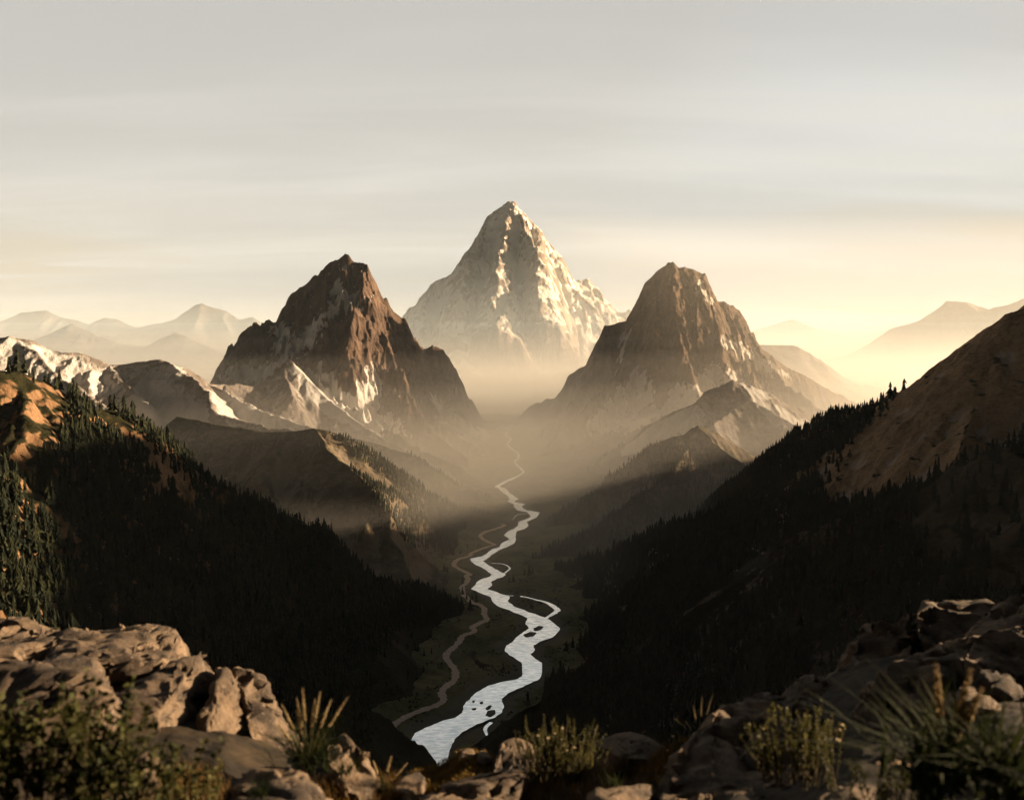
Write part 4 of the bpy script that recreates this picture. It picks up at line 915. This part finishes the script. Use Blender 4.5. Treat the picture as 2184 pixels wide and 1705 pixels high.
def boulder(pts, label, seed, amp=0.05, sub=0.045, name='boulder', mat=None, depth=0.9, base=0.5, cat='boulder', strata=0.5, group=None):
    """pts: corners of the block as (picture x, y, distance). A back and a foot are added, the hull is refined and weathered."""
    front = [Vector(P(*p)) for p in pts]
    cen = sum(front, Vector()) / len(front)
    bm = bmesh.new()
    zmin = min(p.z for p in front)
    for p in front: bm.verts.new(p)
    for p in front:       # hidden back and foot
        q = (cen + (p - cen) * 0.78) * (1 + depth / p.y); bm.verts.new((q.x, q.y, q.z - 0.02)); q = cen + (p - cen) * 0.72
        bm.verts.new((q.x, q.y + .15, zmin - base))
        bm.verts.new((q.x, q.y + depth * .8, zmin - base))
    r_ = bmesh.ops.convex_hull(bm, input=bm.verts)
    bmesh.ops.delete(bm, geom=[v for v in bm.verts if not v.link_faces], context='VERTS')
    bmesh.ops.bevel(bm, geom=[e for e in bm.edges if e.calc_length() > sub * 2], offset=sub * 0.9, segments=1, affect='EDGES', clamp_overlap=True)
    bmesh.ops.triangulate(bm, faces=bm.faces)
    for _ in range(9):
        es = [e for e in bm.edges if e.calc_length() > sub * 1.5]
        if not es or len(bm.verts) > 16000: break
        bmesh.ops.subdivide_edges(bm, edges=es, cuts=1); bmesh.ops.triangulate(bm, faces=[f for f in bm.faces if len(f.verts) > 3])
    bmesh.ops.smooth_vert(bm, verts=bm.verts, factor=0.4, use_axis_x=True, use_axis_y=True, use_axis_z=True)
    bm.normal_update()
    V = np.array([v.co[:] for v in bm.verts]); Nn = np.array([v.normal[:] for v in bm.verts])
    rot = np.array([[1, 0.2, 0.1], [-.2, 1, .25], [-.3, -.2, 3.0]])
    d = amp * (0.55 * fbm3(V, 0.5, 3, seed) + 1.3 * strata * fbm3(V @ rot.T, 0.42, 5, seed + 7, 0.6, True) - strata * .3 + 0.35 * fbm3(V, 0.09, 3, seed + 3, 0.6))
    # chipped ledges
    st = fbm3(V @ rot.T, 0.55, 3, seed + 20); d = d + amp * 1.5 * (np.round(st * 6) / 6 - st * .3)
    d = d - d.mean() - amp * 0.25
    ck = fbm3(V @ rot.T, 0.55, 4, seed + 40, 0.55); d = d - amp * 1.0 * np.exp(-(ck / 0.035) ** 2); ck = fbm3(V, 0.35, 3, seed + 50); d = d - amp * 0.5 * np.exp(-(ck / 0.03) ** 2)
    V = V + Nn * d[:, None]
    for v, c_ in zip(bm.verts, V): v.co = c_
    bmesh.ops.smooth_vert(bm, verts=bm.verts, factor=0.35, use_axis_x=True, use_axis_y=True, use_axis_z=True)
    V = np.array([v.co[:] for v in bm.verts])
    me = bpy.data.meshes.new(name); org = V.mean(0); org[2] = V[:, 2].min()
    bmesh.ops.translate(bm, verts=bm.verts, vec=-Vector(org)); bm.to_mesh(me); bm.free()
    me.materials.append(mat or M_STONE)
    me.polygons.foreach_set('use_smooth', np.ones(len(me.polygons), bool))
    try: me.set_sharp_from_angle(angle=math.radians(38))
    except Exception: pass
    o = link(name, me, None, tuple(org)); tag(o, label, cat, group); return o

B = boulder
B([(-60, 1318, 6.6), (20, 1320, 6.4), (70, 1330, 6.2), (120, 1328, 6.1), (155, 1338, 6.1), (120, 1370, 5.7), (60, 1400, 5.5), (-60, 1400, 5.4), (140, 1375, 5.9), (90, 1420, 5.5)], 'knobbly sunlit rock with golden moss at the far left edge', 1, 0.10)
B([(110, 1352, 6.0), (200, 1338, 6.3), (345, 1324, 6.5), (372, 1340, 6.3), (384, 1362, 6.05), (380, 1388, 5.8), (255, 1398, 5.35), (180, 1418, 5.3), (130, 1412, 5.35), (95, 1405, 5.5), (366, 1404, 5.45), (250, 1450, 5.25), (180, 1440, 5.3)], 'large flat dark slab with a knobbly sunlit right end, topmost at left', 2, 0.05, strata=.8)
B([(95, 1395, 5.2), (150, 1385, 5.3), (205, 1400, 5.2), (202, 1418, 5.1), (195, 1440, 5.05), (100, 1440, 4.9), (55, 1425, 4.9)], 'small flat stone resting in front of the large dark slab', 3, 0.03)
B([(-70, 1412, 4.6), (60, 1416, 4.5), (120, 1420, 4.45), (190, 1428, 4.4), (215, 1450, 4.3), (232, 1478, 4.2), (225, 1500, 4.15), (195, 1520, 4.1), (60, 1520, 4.0), (-70, 1510, 4.0), (100, 1600, 4.0), (-70, 1640, 3.9)], 'rounded pale sunlit rock behind the leafy bush at left', 4, 0.07)
B([(205, 1500, 4.6), (300, 1445, 4.9), (380, 1405, 5.2), (430, 1386, 5.4), (448, 1402, 5.38), (462, 1440, 5.3), (464, 1475, 5.2), (425, 1520, 4.95), (396, 1566, 4.75), (350, 1500, 4.5), (345, 1560, 4.4), (330, 1600, 4.35), (240, 1540, 4.4), (370, 1620, 4.5), (260, 1640, 4.3)], 'big tilted block with a dark top and cracked sunlit right face', 5, 0.05, strata=.7)
B([(458, 1418, 5.2), (490, 1420, 5.2), (510, 1460, 5.0), (525, 1520, 4.8), (540, 1600, 4.6), (520, 1625, 4.5), (440, 1600, 4.4), (430, 1540, 4.6), (470, 1440, 5.0), (460, 1660, 4.4)], 'narrow upright block with a thin sunlit edge beside the tilted block', 6, 0.05)
B([(500, 1440, 5.3), (540, 1440, 5.3), (562, 1460, 5.2), (590, 1505, 5.05), (612, 1560, 4.9), (625, 1590, 4.8), (600, 1612, 4.65), (545, 1600, 4.55), (525, 1540, 4.7), (515, 1470, 5.0), (560, 1660, 4.5)], 'steep slab with a broad golden sunlit face left of the flower spikes', 7, 0.06, strata=.9)
B([(285, 1608, 3.6), (318, 1598, 3.65), (345, 1612, 3.6), (350, 1650, 3.5), (352, 1700, 3.4), (325, 1720, 3.3), (290, 1700, 3.3), (300, 1650, 3.35), (310, 1780, 3.3)], 'small sunlit block poking out of the bush at lower left', 8, 0.05, depth=.4)
B([(470, 1680, 3.6), (540, 1632, 3.8), (590, 1622, 3.85), (650, 1640, 3.8), (685, 1670, 3.65), (708, 1720, 3.5), (640, 1720, 3.3), (600, 1700, 3.35), (480, 1740, 3.3), (700, 1800, 3.4)], 'domed dark rock with sunlit right side at the bottom edge', 9, 0.05)
B([(690, 1575, 4.7), (735, 1562, 4.8), (755, 1580, 4.7), (785, 1625, 4.5), (812, 1670, 4.3), (800, 1690, 4.2), (740, 1690, 4.0), (705, 1640, 4.2), (680, 1620, 4.3), (760, 1740, 4.1)], 'sloping sunlit rock right of the flower spikes', 10, 0.05, strata=.8)
B([(838, 1665, 4.5), (865, 1645, 4.6), (895, 1640, 4.7), (910, 1655, 4.6), (905, 1672, 4.5), (860, 1690, 4.3), (830, 1685, 4.35), (900, 1720, 4.4)], 'small angular stone at the foot of the river view', 11, 0.025, depth=.4)
B([(910, 1700, 4.0), (930, 1668, 4.3), (985, 1650, 4.5), (1060, 1650, 4.5), (1120, 1655, 4.4), (1100, 1700, 4.1), (1040, 1730, 3.9), (960, 1740, 3.8)], 'low flat sunlit slab in the middle of the ledge', 12, 0.07, depth=.5)
B([(975, 1598, 5.2), (1000, 1587, 5.3), (1018, 1592, 5.3), (1025, 1610, 5.2), (1000, 1625, 5.1), (975, 1618, 5.1)], 'small dark stone with sunlit top on the mossy mound, left of the pair', 13, 0.03, depth=.25)
B([(1012, 1600, 5.1), (1030, 1588, 5.25), (1050, 1598, 5.2), (1058, 1612, 5.1), (1040, 1630, 5.0), (1015, 1625, 5.0)], 'small dark stone with sunlit top on the mossy mound, right of the pair', 14, 0.03, depth=.25)
B([(1050, 1630, 4.8), (1072, 1580, 5.1), (1090, 1571, 5.15), (1130, 1580, 5.1), (1158, 1602, 5.0), (1145, 1625, 4.8), (1110, 1655, 4.6), (1040, 1655, 4.6), (1120, 1700, 4.6)], 'dark wedge-shaped rock left of the round bush', 15, 0.04, depth=.5)
B([(1255, 1578, 6.3), (1300, 1562, 6.4), (1345, 1556, 6.5), (1385, 1570, 6.4), (1425, 1590, 6.3), (1440, 1605, 6.2), (1390, 1612, 6.0), (1340, 1612, 5.9), (1290, 1595, 6.05), (1380, 1650, 5.9), (1290, 1650, 5.9)], 'smooth pale sunlit rock right of the round bush', 16, 0.035, depth=.6)
B([(1395, 1700, 4.0), (1430, 1640, 4.3), (1480, 1600, 4.5), (1520, 1545, 4.8), (1535, 1495, 5.1), (1570, 1480, 5.2), (1625, 1464, 5.3), (1700, 1475, 5.2), (1760, 1500, 5.0), (1800, 1530, 4.8), (1780, 1600, 4.2), (1650, 1680, 3.9), (1500, 1740, 3.7), (1800, 1740, 3.9)], 'broad dark rock with thin sunlit crest right of centre', 17, 0.09)
B([(1695, 1450, 5.8), (1712, 1430, 5.9), (1745, 1432, 5.9), (1790, 1450, 5.8), (1800, 1490, 5.6), (1700, 1500, 5.5), (1690, 1475, 5.6)], 'small dark rock between the broad rock and the stacked ledges', 18, 0.05)
B([(1790, 1440, 6.2), (1810, 1400, 6.3), (1818, 1350, 6.4), (1835, 1330, 6.5), (1880, 1322, 6.5), (1900, 1312, 6.5), (1945, 1306, 6.5), (1960, 1330, 6.3), (1940, 1400, 6.0), (1850, 1470, 5.8), (1780, 1500, 5.8), (1900, 1560, 5.8)], 'dark craggy ledge with two sunlit steps on its skyline', 19, 0.10)
B([(1948, 1310, 6.4), (1965, 1278, 6.6), (2010, 1274, 6.6), (2100, 1278, 6.6), (2130, 1290, 6.5), (2160, 1330, 6.2), (2080, 1380, 6.0), (1960, 1370, 6.1), (2050, 1480, 6.0)], 'flat-topped dark block with a thin bright rim on the right skyline', 20, 0.05)
B([(2060, 1345, 5.6), (2090, 1310, 5.8), (2130, 1282, 5.9), (2200, 1248, 6.0), (2300, 1230, 6.0), (2300, 1360, 5.2), (2150, 1370, 5.2), (2250, 1500, 5.2)], 'sloping rock with a broad sunlit top at the right edge', 21, 0.06)
B([(1818, 1500, 4.7), (1840, 1455, 4.9), (1880, 1425, 5.0), (1960, 1398, 5.1), (2010, 1375, 5.15), (2080, 1352, 5.2), (2184, 1335, 5.2), (2320, 1320, 5.1), (2320, 1500, 4.4), (2000, 1530, 4.3), (1840, 1560, 4.4), (1840, 1680, 4.2), (2320, 1750, 4.0)], 'huge dark boulder with a thin winding sunlit edge at right', 22, 0.09)
B([(1740, 1700, 3.1), (1780, 1668, 3.2), (1830, 1655, 3.25), (1880, 1670, 3.2), (1860, 1720, 3.0), (1760, 1740, 2.95)], 'small pale rock at the bottom right edge', 23, 0.03, depth=.3)
B([(1250, 1690, 4.0), (1300, 1672, 4.1), (1350, 1668, 4.1), (1390, 1660, 4.2), (1410, 1680, 4.1), (1370, 1710, 3.9), (1270, 1720, 3.8)], 'flat pale stone at the foot of the broad dark rock', 24, 0.035, depth=.3)
B([(880, 1700, 3.7), (915, 1680, 3.8), (945, 1690, 3.8), (975, 1720, 3.6), (900, 1740, 3.5)], 'dark pointed stone at the bottom edge left of centre', 25, 0.03, depth=.3)
# pebbles
rngp = random.Random(5)
pb_me = []
for i in range(5):
    bm = bmesh.new(); bmesh.ops.create_icosphere(bm, subdivisions=3, radius=1)
    V = np.array([v.co[:] for v in bm.verts]); d = 1 + 0.35 * fbm3(V, 1.1, 3, 60 + i); V = V * d[:, None] * np.array([1, .8, .6])
    for v, c_ in zip(bm.verts, V): v.co = c_
    me = bpy.data.meshes.new('stone'); bm.to_mesh(me); me.materials.append(M_STONE); pb_me.append(me)

# ground of the ledge: knots (picture x, y of the skyline, distance of its edge)
EX = np.array([-400, 0, 150, 350, 460, 560, 640, 720, 800, 850, 930, 1000, 1060, 1150, 1250, 1350, 1450, 1500, 1560, 1700, 1850, 2184, 2600], float)
EY = np.array([1400, 1405, 1420, 1440, 1500, 1560, 1620, 1655, 1690, 1655, 1632, 1604, 1618, 1635, 1625, 1612, 1592, 1560, 1540, 1500, 1400, 1330, 1300], float)
ED = np.array([5.6, 5.6, 5.7, 5.7, 5.2, 5.0, 4.8, 4.6, 4.5, 5.0, 5.3, 5.4, 5.4, 5.6, 6.6, 6.8, 6.2, 5.6, 5.5, 5.9, 6.3, 6.4, 6.6], float)
gx = np.linspace(-520, 2700, 460); t = np.linspace(0, 1, 260)
ed = np.interp(gx, EX, ED); ey = np.interp(gx, EX, EY); ze = []
for a, b_, d_ in zip(gx, ey, ed): ze.append(P(a, b_, d_)[2])
ze = np.array(ze)
V = []
for tt in t:
    if tt < 0.72:
        D = 1.6 + (ed - 1.6) * (tt / 0.72); z = ze - 0.0 + (1 - tt / 0.72) * (-1.62 - ze) * 0.9
    else:
        q = (tt - .72) / .28; D = ed + 26 * q ** 1.5; z = ze - 0.02 - 46 * q ** 1.15
    x = (gx - 1092) / FPX * D * 1.02
    V.append(np.stack([x, D, z], 1))
V = np.array(V); sh = V.shape; V = V.reshape(-1, 3)
V[:, 2] += 0.045 * fbm3(V, 0.5, 4, 90) + 0.02 * fbm3(V, 0.1, 3, 91)
LEDGE = V.copy()
idx = np.arange(len(V)).reshape(sh[:2])
F = np.stack([idx[:-1, :-1], idx[:-1, 1:], idx[1:, 1:], idx[1:, :-1]], -1).reshape(-1, 4)
tag(link('ledge_ground', np_mesh('ledge_ground', V, F, M_SOIL, True)), 'dark earth of the rocky ledge in the foreground', None, None, 'structure')
LG = LEDGE.reshape(sh)
def ledge_at(px, frac):
    """point on the ledge below picture column px; frac 1 = at its edge, 0 = near the camera"""
    i = int(np.clip(np.interp(px, gx, np.arange(len(gx))), 0, len(gx) - 1)); j = int(np.clip(frac * .72 * (len(t) - 1), 0, len(t) - 1)); return Vector(LG[j, i])
NRM = [(520, .55), (860, .8), (930, .75), (1150, .7), (1180, .85), (1210, .6), (1240, .75), (1300, .55), (1330, .7), (1360, .45), (1400, .65), (1420, .8), (1460, .85), (820, .55), (1010, .6), (1080, .85), (1130, .55), (760, .45), (900, .5), (1450, .6), (1260, .42), (1180, .45)]
NRX = [sorted(range(len(NRM)), key=lambda q: NRM[q]).index(i) for i in range(len(NRM))]
for i, (a, f) in enumerate(NRM):
    p = ledge_at(a, f); s_ = rngp.uniform(.025, .07)
    o = link('stone', pb_me[i % 5], None, (p.x, p.y, p.z + s_ * .2)); o.scale = (s_, s_, s_); o.rotation_euler = (rngp.random(), rngp.random(), rngp.random() * 6)
    tag(o, 'fist-sized pale stone loose on the ledge, %sfrom the left of those stones' % (ORD[NRX[i]] or 'first '), 'stone', 'loose stones on the ledge')

# ------------------------------------------------------------------ moss and dry grass on the ledge
def blades(centres, n, h, wd, lean, rng, curve=0.5):
    """curved tapering blades; centres (k,3)"""
    k = len(centres); V = []; F = []
    c_ = centres[rng.integers(0, k, n)]; a = rng.random(n) * 6.28; hh = h * rng.uniform(.5, 1.2, n); ln = lean * rng.uniform(.2, 1.3, n)
    seg = 4; Vs = np.zeros((n, (seg + 1) * 2, 3))
    for s in range(seg + 1):
        u = s / seg; r_ = ln * hh * (u ** (1 + curve)); ww = wd * (1 - u) ** .7 * rng.uniform(.8, 1.2, n) * (1.0 if s else .7) + wd * .04
        for e, sg in enumerate((-1, 1)):
            Vs[:, s * 2 + e, 0] = c_[:, 0] + np.cos(a) * r_ - np.sin(a) * ww * sg
            Vs[:, s * 2 + e, 1] = c_[:, 1] + np.sin(a) * r_ + np.cos(a) * ww * sg
            Vs[:, s * 2 + e, 2] = c_[:, 2] + hh * (u - 0.25 * ln * u * u)
    base = np.array([(s * 2, s * 2 + 1, s * 2 + 3, s * 2 + 2) for s in range(seg)])
    F = (base[None] + (np.arange(n) * (seg + 1) * 2)[:, None, None]).reshape(-1, 4)
    return Vs.reshape(-1, 3), F
rng = np.random.default_rng(8)
m = LEDGE[(LEDGE[:, 1] < 6.2) & (LEDGE[:, 2] > -3.6)]
lpx, lpy = project(m[:, 0], m[:, 1], m[:, 2])
def patch(polys): 
    k = np.zeros(len(m), bool)
    for p in polys: k |= inpoly(lpx, lpy, p)
    return m[k]
mm = patch([[(900, 1690), (880, 1650), (930, 1600), (1010, 1600), (1060, 1620), (1050, 1670), (950, 1700)], [(1380, 1690), (1400, 1600), (1470, 1570), (1500, 1600), (1440, 1680)]])
fine = np.repeat(mm, 6, 0) + rng.normal(size=(len(mm) * 6, 3)) * np.array([.02, .02, .002])
V, F = blades(fine, 30000, 0.022, 0.0022, 0.8, rng)
tag(link('moss', np_mesh('moss', V, F, M_MOSS, False)), 'golden moss and tiny grass on the mound by the river view', 'moss', None, 'stuff')
M_DRY = foliage_mat('dry_grass', (0.07, 0.04, 0.012), (0.17, 0.10, 0.03), 6.0, .8, .3)
gr = patch([[(760, 1720), (770, 1650), (830, 1640), (840, 1720)], [(1000, 1720), (1180, 1660), (1300, 1650), (1340, 1720)], [(1340, 1690), (1380, 1610), (1460, 1590), (1450, 1650)], [(520, 1720), (720, 1680), (860, 1690), (880, 1720)], [(300, 1720), (380, 1640), (480, 1680), (470, 1720)]])
gr = np.repeat(gr, 4, 0) + rng.normal(size=(len(gr) * 4, 3)) * np.array([.03, .03, 0])
V, F = blades(gr, 5200, 0.10, 0.0022, 0.5, rng)
tag(link('dry_grass', np_mesh('dry_grass', V, F, M_DRY, False)), 'short dry brown grass between the rocks of the ledge', 'grass', None, 'stuff')

# ------------------------------------------------------------------ plants on the ledge
M_LEAF = foliage_mat('bush_leaf', (0.012, 0.016, 0.005), (0.050, 0.052, 0.014), 8.0, .7, .3)
M_LEAF2 = foliage_mat('heather_leaf', (0.03, 0.033, 0.009), (0.13, 0.12, 0.035), 10.0, .55, .35)
M_STEM = simple_mat('plant_stem', (0.05, 0.04, 0.02), (0.09, 0.07, 0.03), 20, dist=.003)
M_BLADE = foliage_mat('tuft_blade', (0.012, 0.018, 0.005), (0.032, 0.038, 0.011), 7.0, .9, .3)
M_SPIKE = foliage_mat('flower_spike', (0.34, 0.25, 0.12), (0.50, 0.38, 0.20), 30.0, .7, .3)
M_SEED = foliage_mat('seed_head', (0.20, 0.13, 0.04), (0.34, 0.23, 0.08), 30.0, .7, .3)
M_PETAL = foliage_mat('pale_petal', (0.55, 0.42, 0.28), (0.7, 0.55, 0.38), 30.0, .6, .3)

def tubes(curves, r0, r1, sides=5):
    V = []; F = []
    for c_ in curves:
        s0 = len(V); n = len(c_)
        for i, p in enumerate(c_):
            r_ = r0 + (r1 - r0) * i / (n - 1)
            for k in range(sides):
                a = 6.283 * k / sides; V.append((p[0] + r_ * math.cos(a), p[1] + r_ * math.sin(a), p[2]))
        for i in range(n - 1):
            for k in range(sides): F.append((s0 + i * sides + k, s0 + i * sides + (k + 1) % sides, s0 + (i + 1) * sides + (k + 1) % sides, s0 + (i + 1) * sides + k))
    return np.array(V), np.array(F)
def leaves(pts, dirs, ln, wd, rng):
    """pointed oval leaf, 6 quads folded along the midrib"""
    n = len(pts); d = dirs / np.linalg.norm(dirs, axis=1, keepdims=True); up = rng.normal(size=(n, 3)); s = np.cross(d, up); s /= np.linalg.norm(s, axis=1, keepdims=True); nn = np.cross(s, d)
    L_ = ln * rng.uniform(.6, 1.2, n)[:, None]; prof = [(0, .0), (.25, .8), (.55, 1.0), (.8, .62), (1, .02)]
    V = np.zeros((n, 15, 3))
    for i, (u, w_) in enumerate(prof):
        mid = pts + d * L_ * u - nn * L_ * .12 * u * u
        V[:, i * 3] = mid - s * wd * w_ + nn * wd * .25 * w_; V[:, i * 3 + 1] = mid; V[:, i * 3 + 2] = mid + s * wd * w_ + nn * wd * .25 * w_
    base = np.array([(i * 3 + k, i * 3 + k + 1, i * 3 + k + 4, i * 3 + k + 3) for i in range(4) for k in (0, 1)])
    return V.reshape(-1, 3), (base[None] + (np.arange(n) * 15)[:, None, None]).reshape(-1, 4)
def curve(p, d, length, rng, n=7, wob=.25, droop=0.0):
    out_ = [np.array(p, float)]; d = np.array(d, float)
    for i in range(n):
        d = d / np.linalg.norm(d); out_.append(out_[-1] + d * length / n); d = d + rng.normal(size=3) * wob * .4 + np.array([0, 0, .12 - droop * (i / n)])
    return out_
def plant_root(name, p, label, cat='plant', group=None):
    e = bpy.data.objects.new(name, None); COL.objects.link(e); e.location = p; e.empty_display_size = .1; tag(e, label, cat, group); return e
def leafy_bush(px, py, D, spread, height, nst, leafn, ln, wd, mat, label, seed, petals=0, name='leafy_bush', depth=None):
    rng = np.random.default_rng(seed); p0 = np.array(P(px, py, D)); e = plant_root(name, p0, label, 'bush')
    cs = []; lp = []; ld = []; tips = []
    for i in range(nst):
        o_ = np.array([rng.uniform(-1, 1) * spread * .6, rng.uniform(-1, 1) * (depth or spread) * .4, 0])
        d = np.array([o_[0] / spread * .9 + rng.normal() * .25, rng.normal() * .3, 1.0])
        c_ = curve(o_, d, height * rng.uniform(.55, 1.1), rng); cs.append(c_); tips.append(c_[-1])
        c_ = np.array(c_)
        for k in range(leafn):
            t_ = rng.uniform(.25, 1) ** .8 * (len(c_) - 1); j = min(int(t_), len(c_) - 2); q = c_[j] + (c_[j + 1] - c_[j]) * (t_ - j)
            a = rng.random() * 6.28; lp.append(q); ld.append((math.cos(a), math.sin(a), rng.uniform(.2, 1.2)))
    V, F = tubes(cs, .0035, .0012); link('stems', np_mesh('stems', V, F, M_STEM), e)
    V, F = leaves(np.array(lp), np.array(ld), ln, wd, rng); link('leaves', np_mesh('leaves', V, F, mat, True), e)
    if petals:
        tp = np.array(tips)[rng.integers(0, len(tips), petals)] + rng.normal(size=(petals, 3)) * .03 - np.array([0, 0, .03]); pp = np.repeat(tp, 5, 0); a = np.tile(np.arange(5) * 1.2566, petals)
        V, F = leaves(pp, np.stack([np.cos(a), np.sin(a), np.full(len(a), .35)], 1), .012, .005, rng); link('flowers', np_mesh('flowers', V, F, M_PETAL), e)
    return e
def spike(c_, n, r_, rng):
    """beads of florets round the upper part of a stalk"""
    c_ = np.array(c_); V = []; F = []
    ico = [(0, 0, 1), (.9, 0, .1), (0, .9, .1), (-.9, 0, .1), (0, -.9, .1), (0, 0, -1)]; fc = [(0, 1, 2), (0, 2, 3), (0, 3, 4), (0, 4, 1), (5, 2, 1), (5, 3, 2), (5, 4, 3), (5, 1, 4)]
    for i in range(n):
        u = i / n; t_ = (.60 + .40 * u) * (len(c_) - 1.001); j = int(t_); q = c_[j] + (c_[j + 1] - c_[j]) * (t_ - j); rr = r_ * (1 - .55 * u ** 2)
        for k in range(5):
            a = i * .9 + k * 1.2566; s0 = len(V); o_ = np.array([math.cos(a) * rr, math.sin(a) * rr, rng.normal() * .002]); sz = rr * rng.uniform(.5, .8)
            V += [tuple(q + o_ + np.array(v) * sz * np.array([1, 1, 1.5])) for v in ico]; F += [(a_ + s0, b_ + s0, c__ + s0) for a_, b_, c__ in fc]
    return np.array(V), np.array(F)
def tuft(px, py, D, label, seed, nb, h, wd, lean, stalks, r_=.006, mat_s=None, name='grass_tuft', spike_name='flower_spike', nsp=16):
    rng = np.random.default_rng(seed); p0 = np.array(P(px, py, D)); e = plant_root(name, p0, label, 'plant')
    cen = rng.normal(size=(40, 3)) * np.array([.05, .04, 0]) * (h / .25)
    V, F = blades(cen, nb, h, wd, lean, rng, .8); link('blades', np_mesh('blades', V, F, M_BLADE, True), e)
    for (sx, sy) in stalks:      # picture position of each tip
        tip = np.array(P(sx, sy, D - .0)) - p0; n = 10
        c_ = [np.array([0, 0, 0]) + tip * u + np.array([0, 0, -.0]) + np.array([tip[0] * .25, 0, 0]) * (u * u - u) for u in np.linspace(0, 1, n)]
        V, F = tubes([c_], .0022, .0012); st = link('stalk', np_mesh('stalk', V, F, M_STEM), e)
        V, F = spike(c_, nsp, r_, rng); link(spike_name, np_mesh(spike_name, V, F, mat_s or M_SPIKE), st)
    return e
tuft(655, 1640, 3.95, 'tuft with tall beaded flower spikes against the dark valley', 1, 200, .24, .0045, 1.2,
     [(645, 1464), (632, 1485), (684, 1470), (672, 1486), (708, 1488), (745, 1482), (600, 1500), (631, 1512), (590, 1540)], .0055)
tuft(2010, 1690, 2.75, 'blurred grass tuft with plump seed heads at the bottom right', 2, 210, .34, .0075, 1.2,
     [(1995, 1410), (2072, 1420), (2096, 1462), (2060, 1500)], .010, M_SEED, spike_name='seed_head', nsp=14)
tuft(1230, 1665, 4.6, 'small green tuft in front of the round bush', 3, 70, .13, .003, .9, [])
tuft(1492, 1585, 5.0, 'thin dry tuft with beaded stalks left of the broad dark rock', 4, 40, .10, .002, 1.0, [(1437, 1530), (1478, 1502), (1521, 1478), (1497, 1482), (1460, 1535)], .003)
tuft(815, 1690, 4.3, 'sparse dry tuft at the foot of the trail view', 5, 60, .13, .002, .5, [(835, 1610), (870, 1625), (795, 1620)], .005)
tuft(1310, 1690, 4.1, 'low brown tuft at the bottom centre', 6, 70, .11, .0025, .7, [])
tuft(560, 1700, 3.4, 'low yellow tuft in front of the domed rock', 7, 60, .09, .003, 1.0, [])
tuft(740, 1650, 4.1, 'low tuft leaning over the sloping sunlit rock', 8, 60, .12, .003, 1.3, [])
tuft(2150, 1700, 2.6, 'blurred broad-bladed tuft in the bottom right corner', 9, 110, .28, .009, 1.1, [])
leafy_bush(1190, 1660, 4.6, .24, .31, 120, 34, .012, .0035, M_LEAF2, 'round fine-leaved bush at the middle of the ledge', 11, 8, 'round_bush')
leafy_bush(1700, 1660, 3.7, .26, .30, 80, 36, .014, .0045, M_LEAF2, 'heather-like bush in front of the broad dark rock', 12, 6, 'heather_bush')
leafy_bush(100, 1730, 3.0, .36, .46, 90, 22, .034, .011, M_LEAF, 'dense leafy bush in the bottom left corner', 13, 0, depth=.4)
leafy_bush(270, 1740, 2.9, .25, .30, 46, 20, .026, .009, M_LEAF, 'leafy bush in front of the small sunlit block at lower left', 14, 0, depth=.3)
leafy_bush(395, 1730, 3.2, .16, .20, 26, 20, .018, .007, M_LEAF2, 'small yellowish bush between the bush and the domed rock', 15, 0, depth=.2)
leafy_bush(1465, 1600, 5.1, .12, .09, 30, 20, .010, .003, M_LEAF2, 'tiny cushion plant left of the broad dark rock', 16, 5, 'cushion_plant')
leafy_bush(1900, 1735, 3.0, .26, .22, 34, 22, .016, .005, M_LEAF, 'low sprawling plant below the huge dark boulder', 17, 8, 'low_plant')
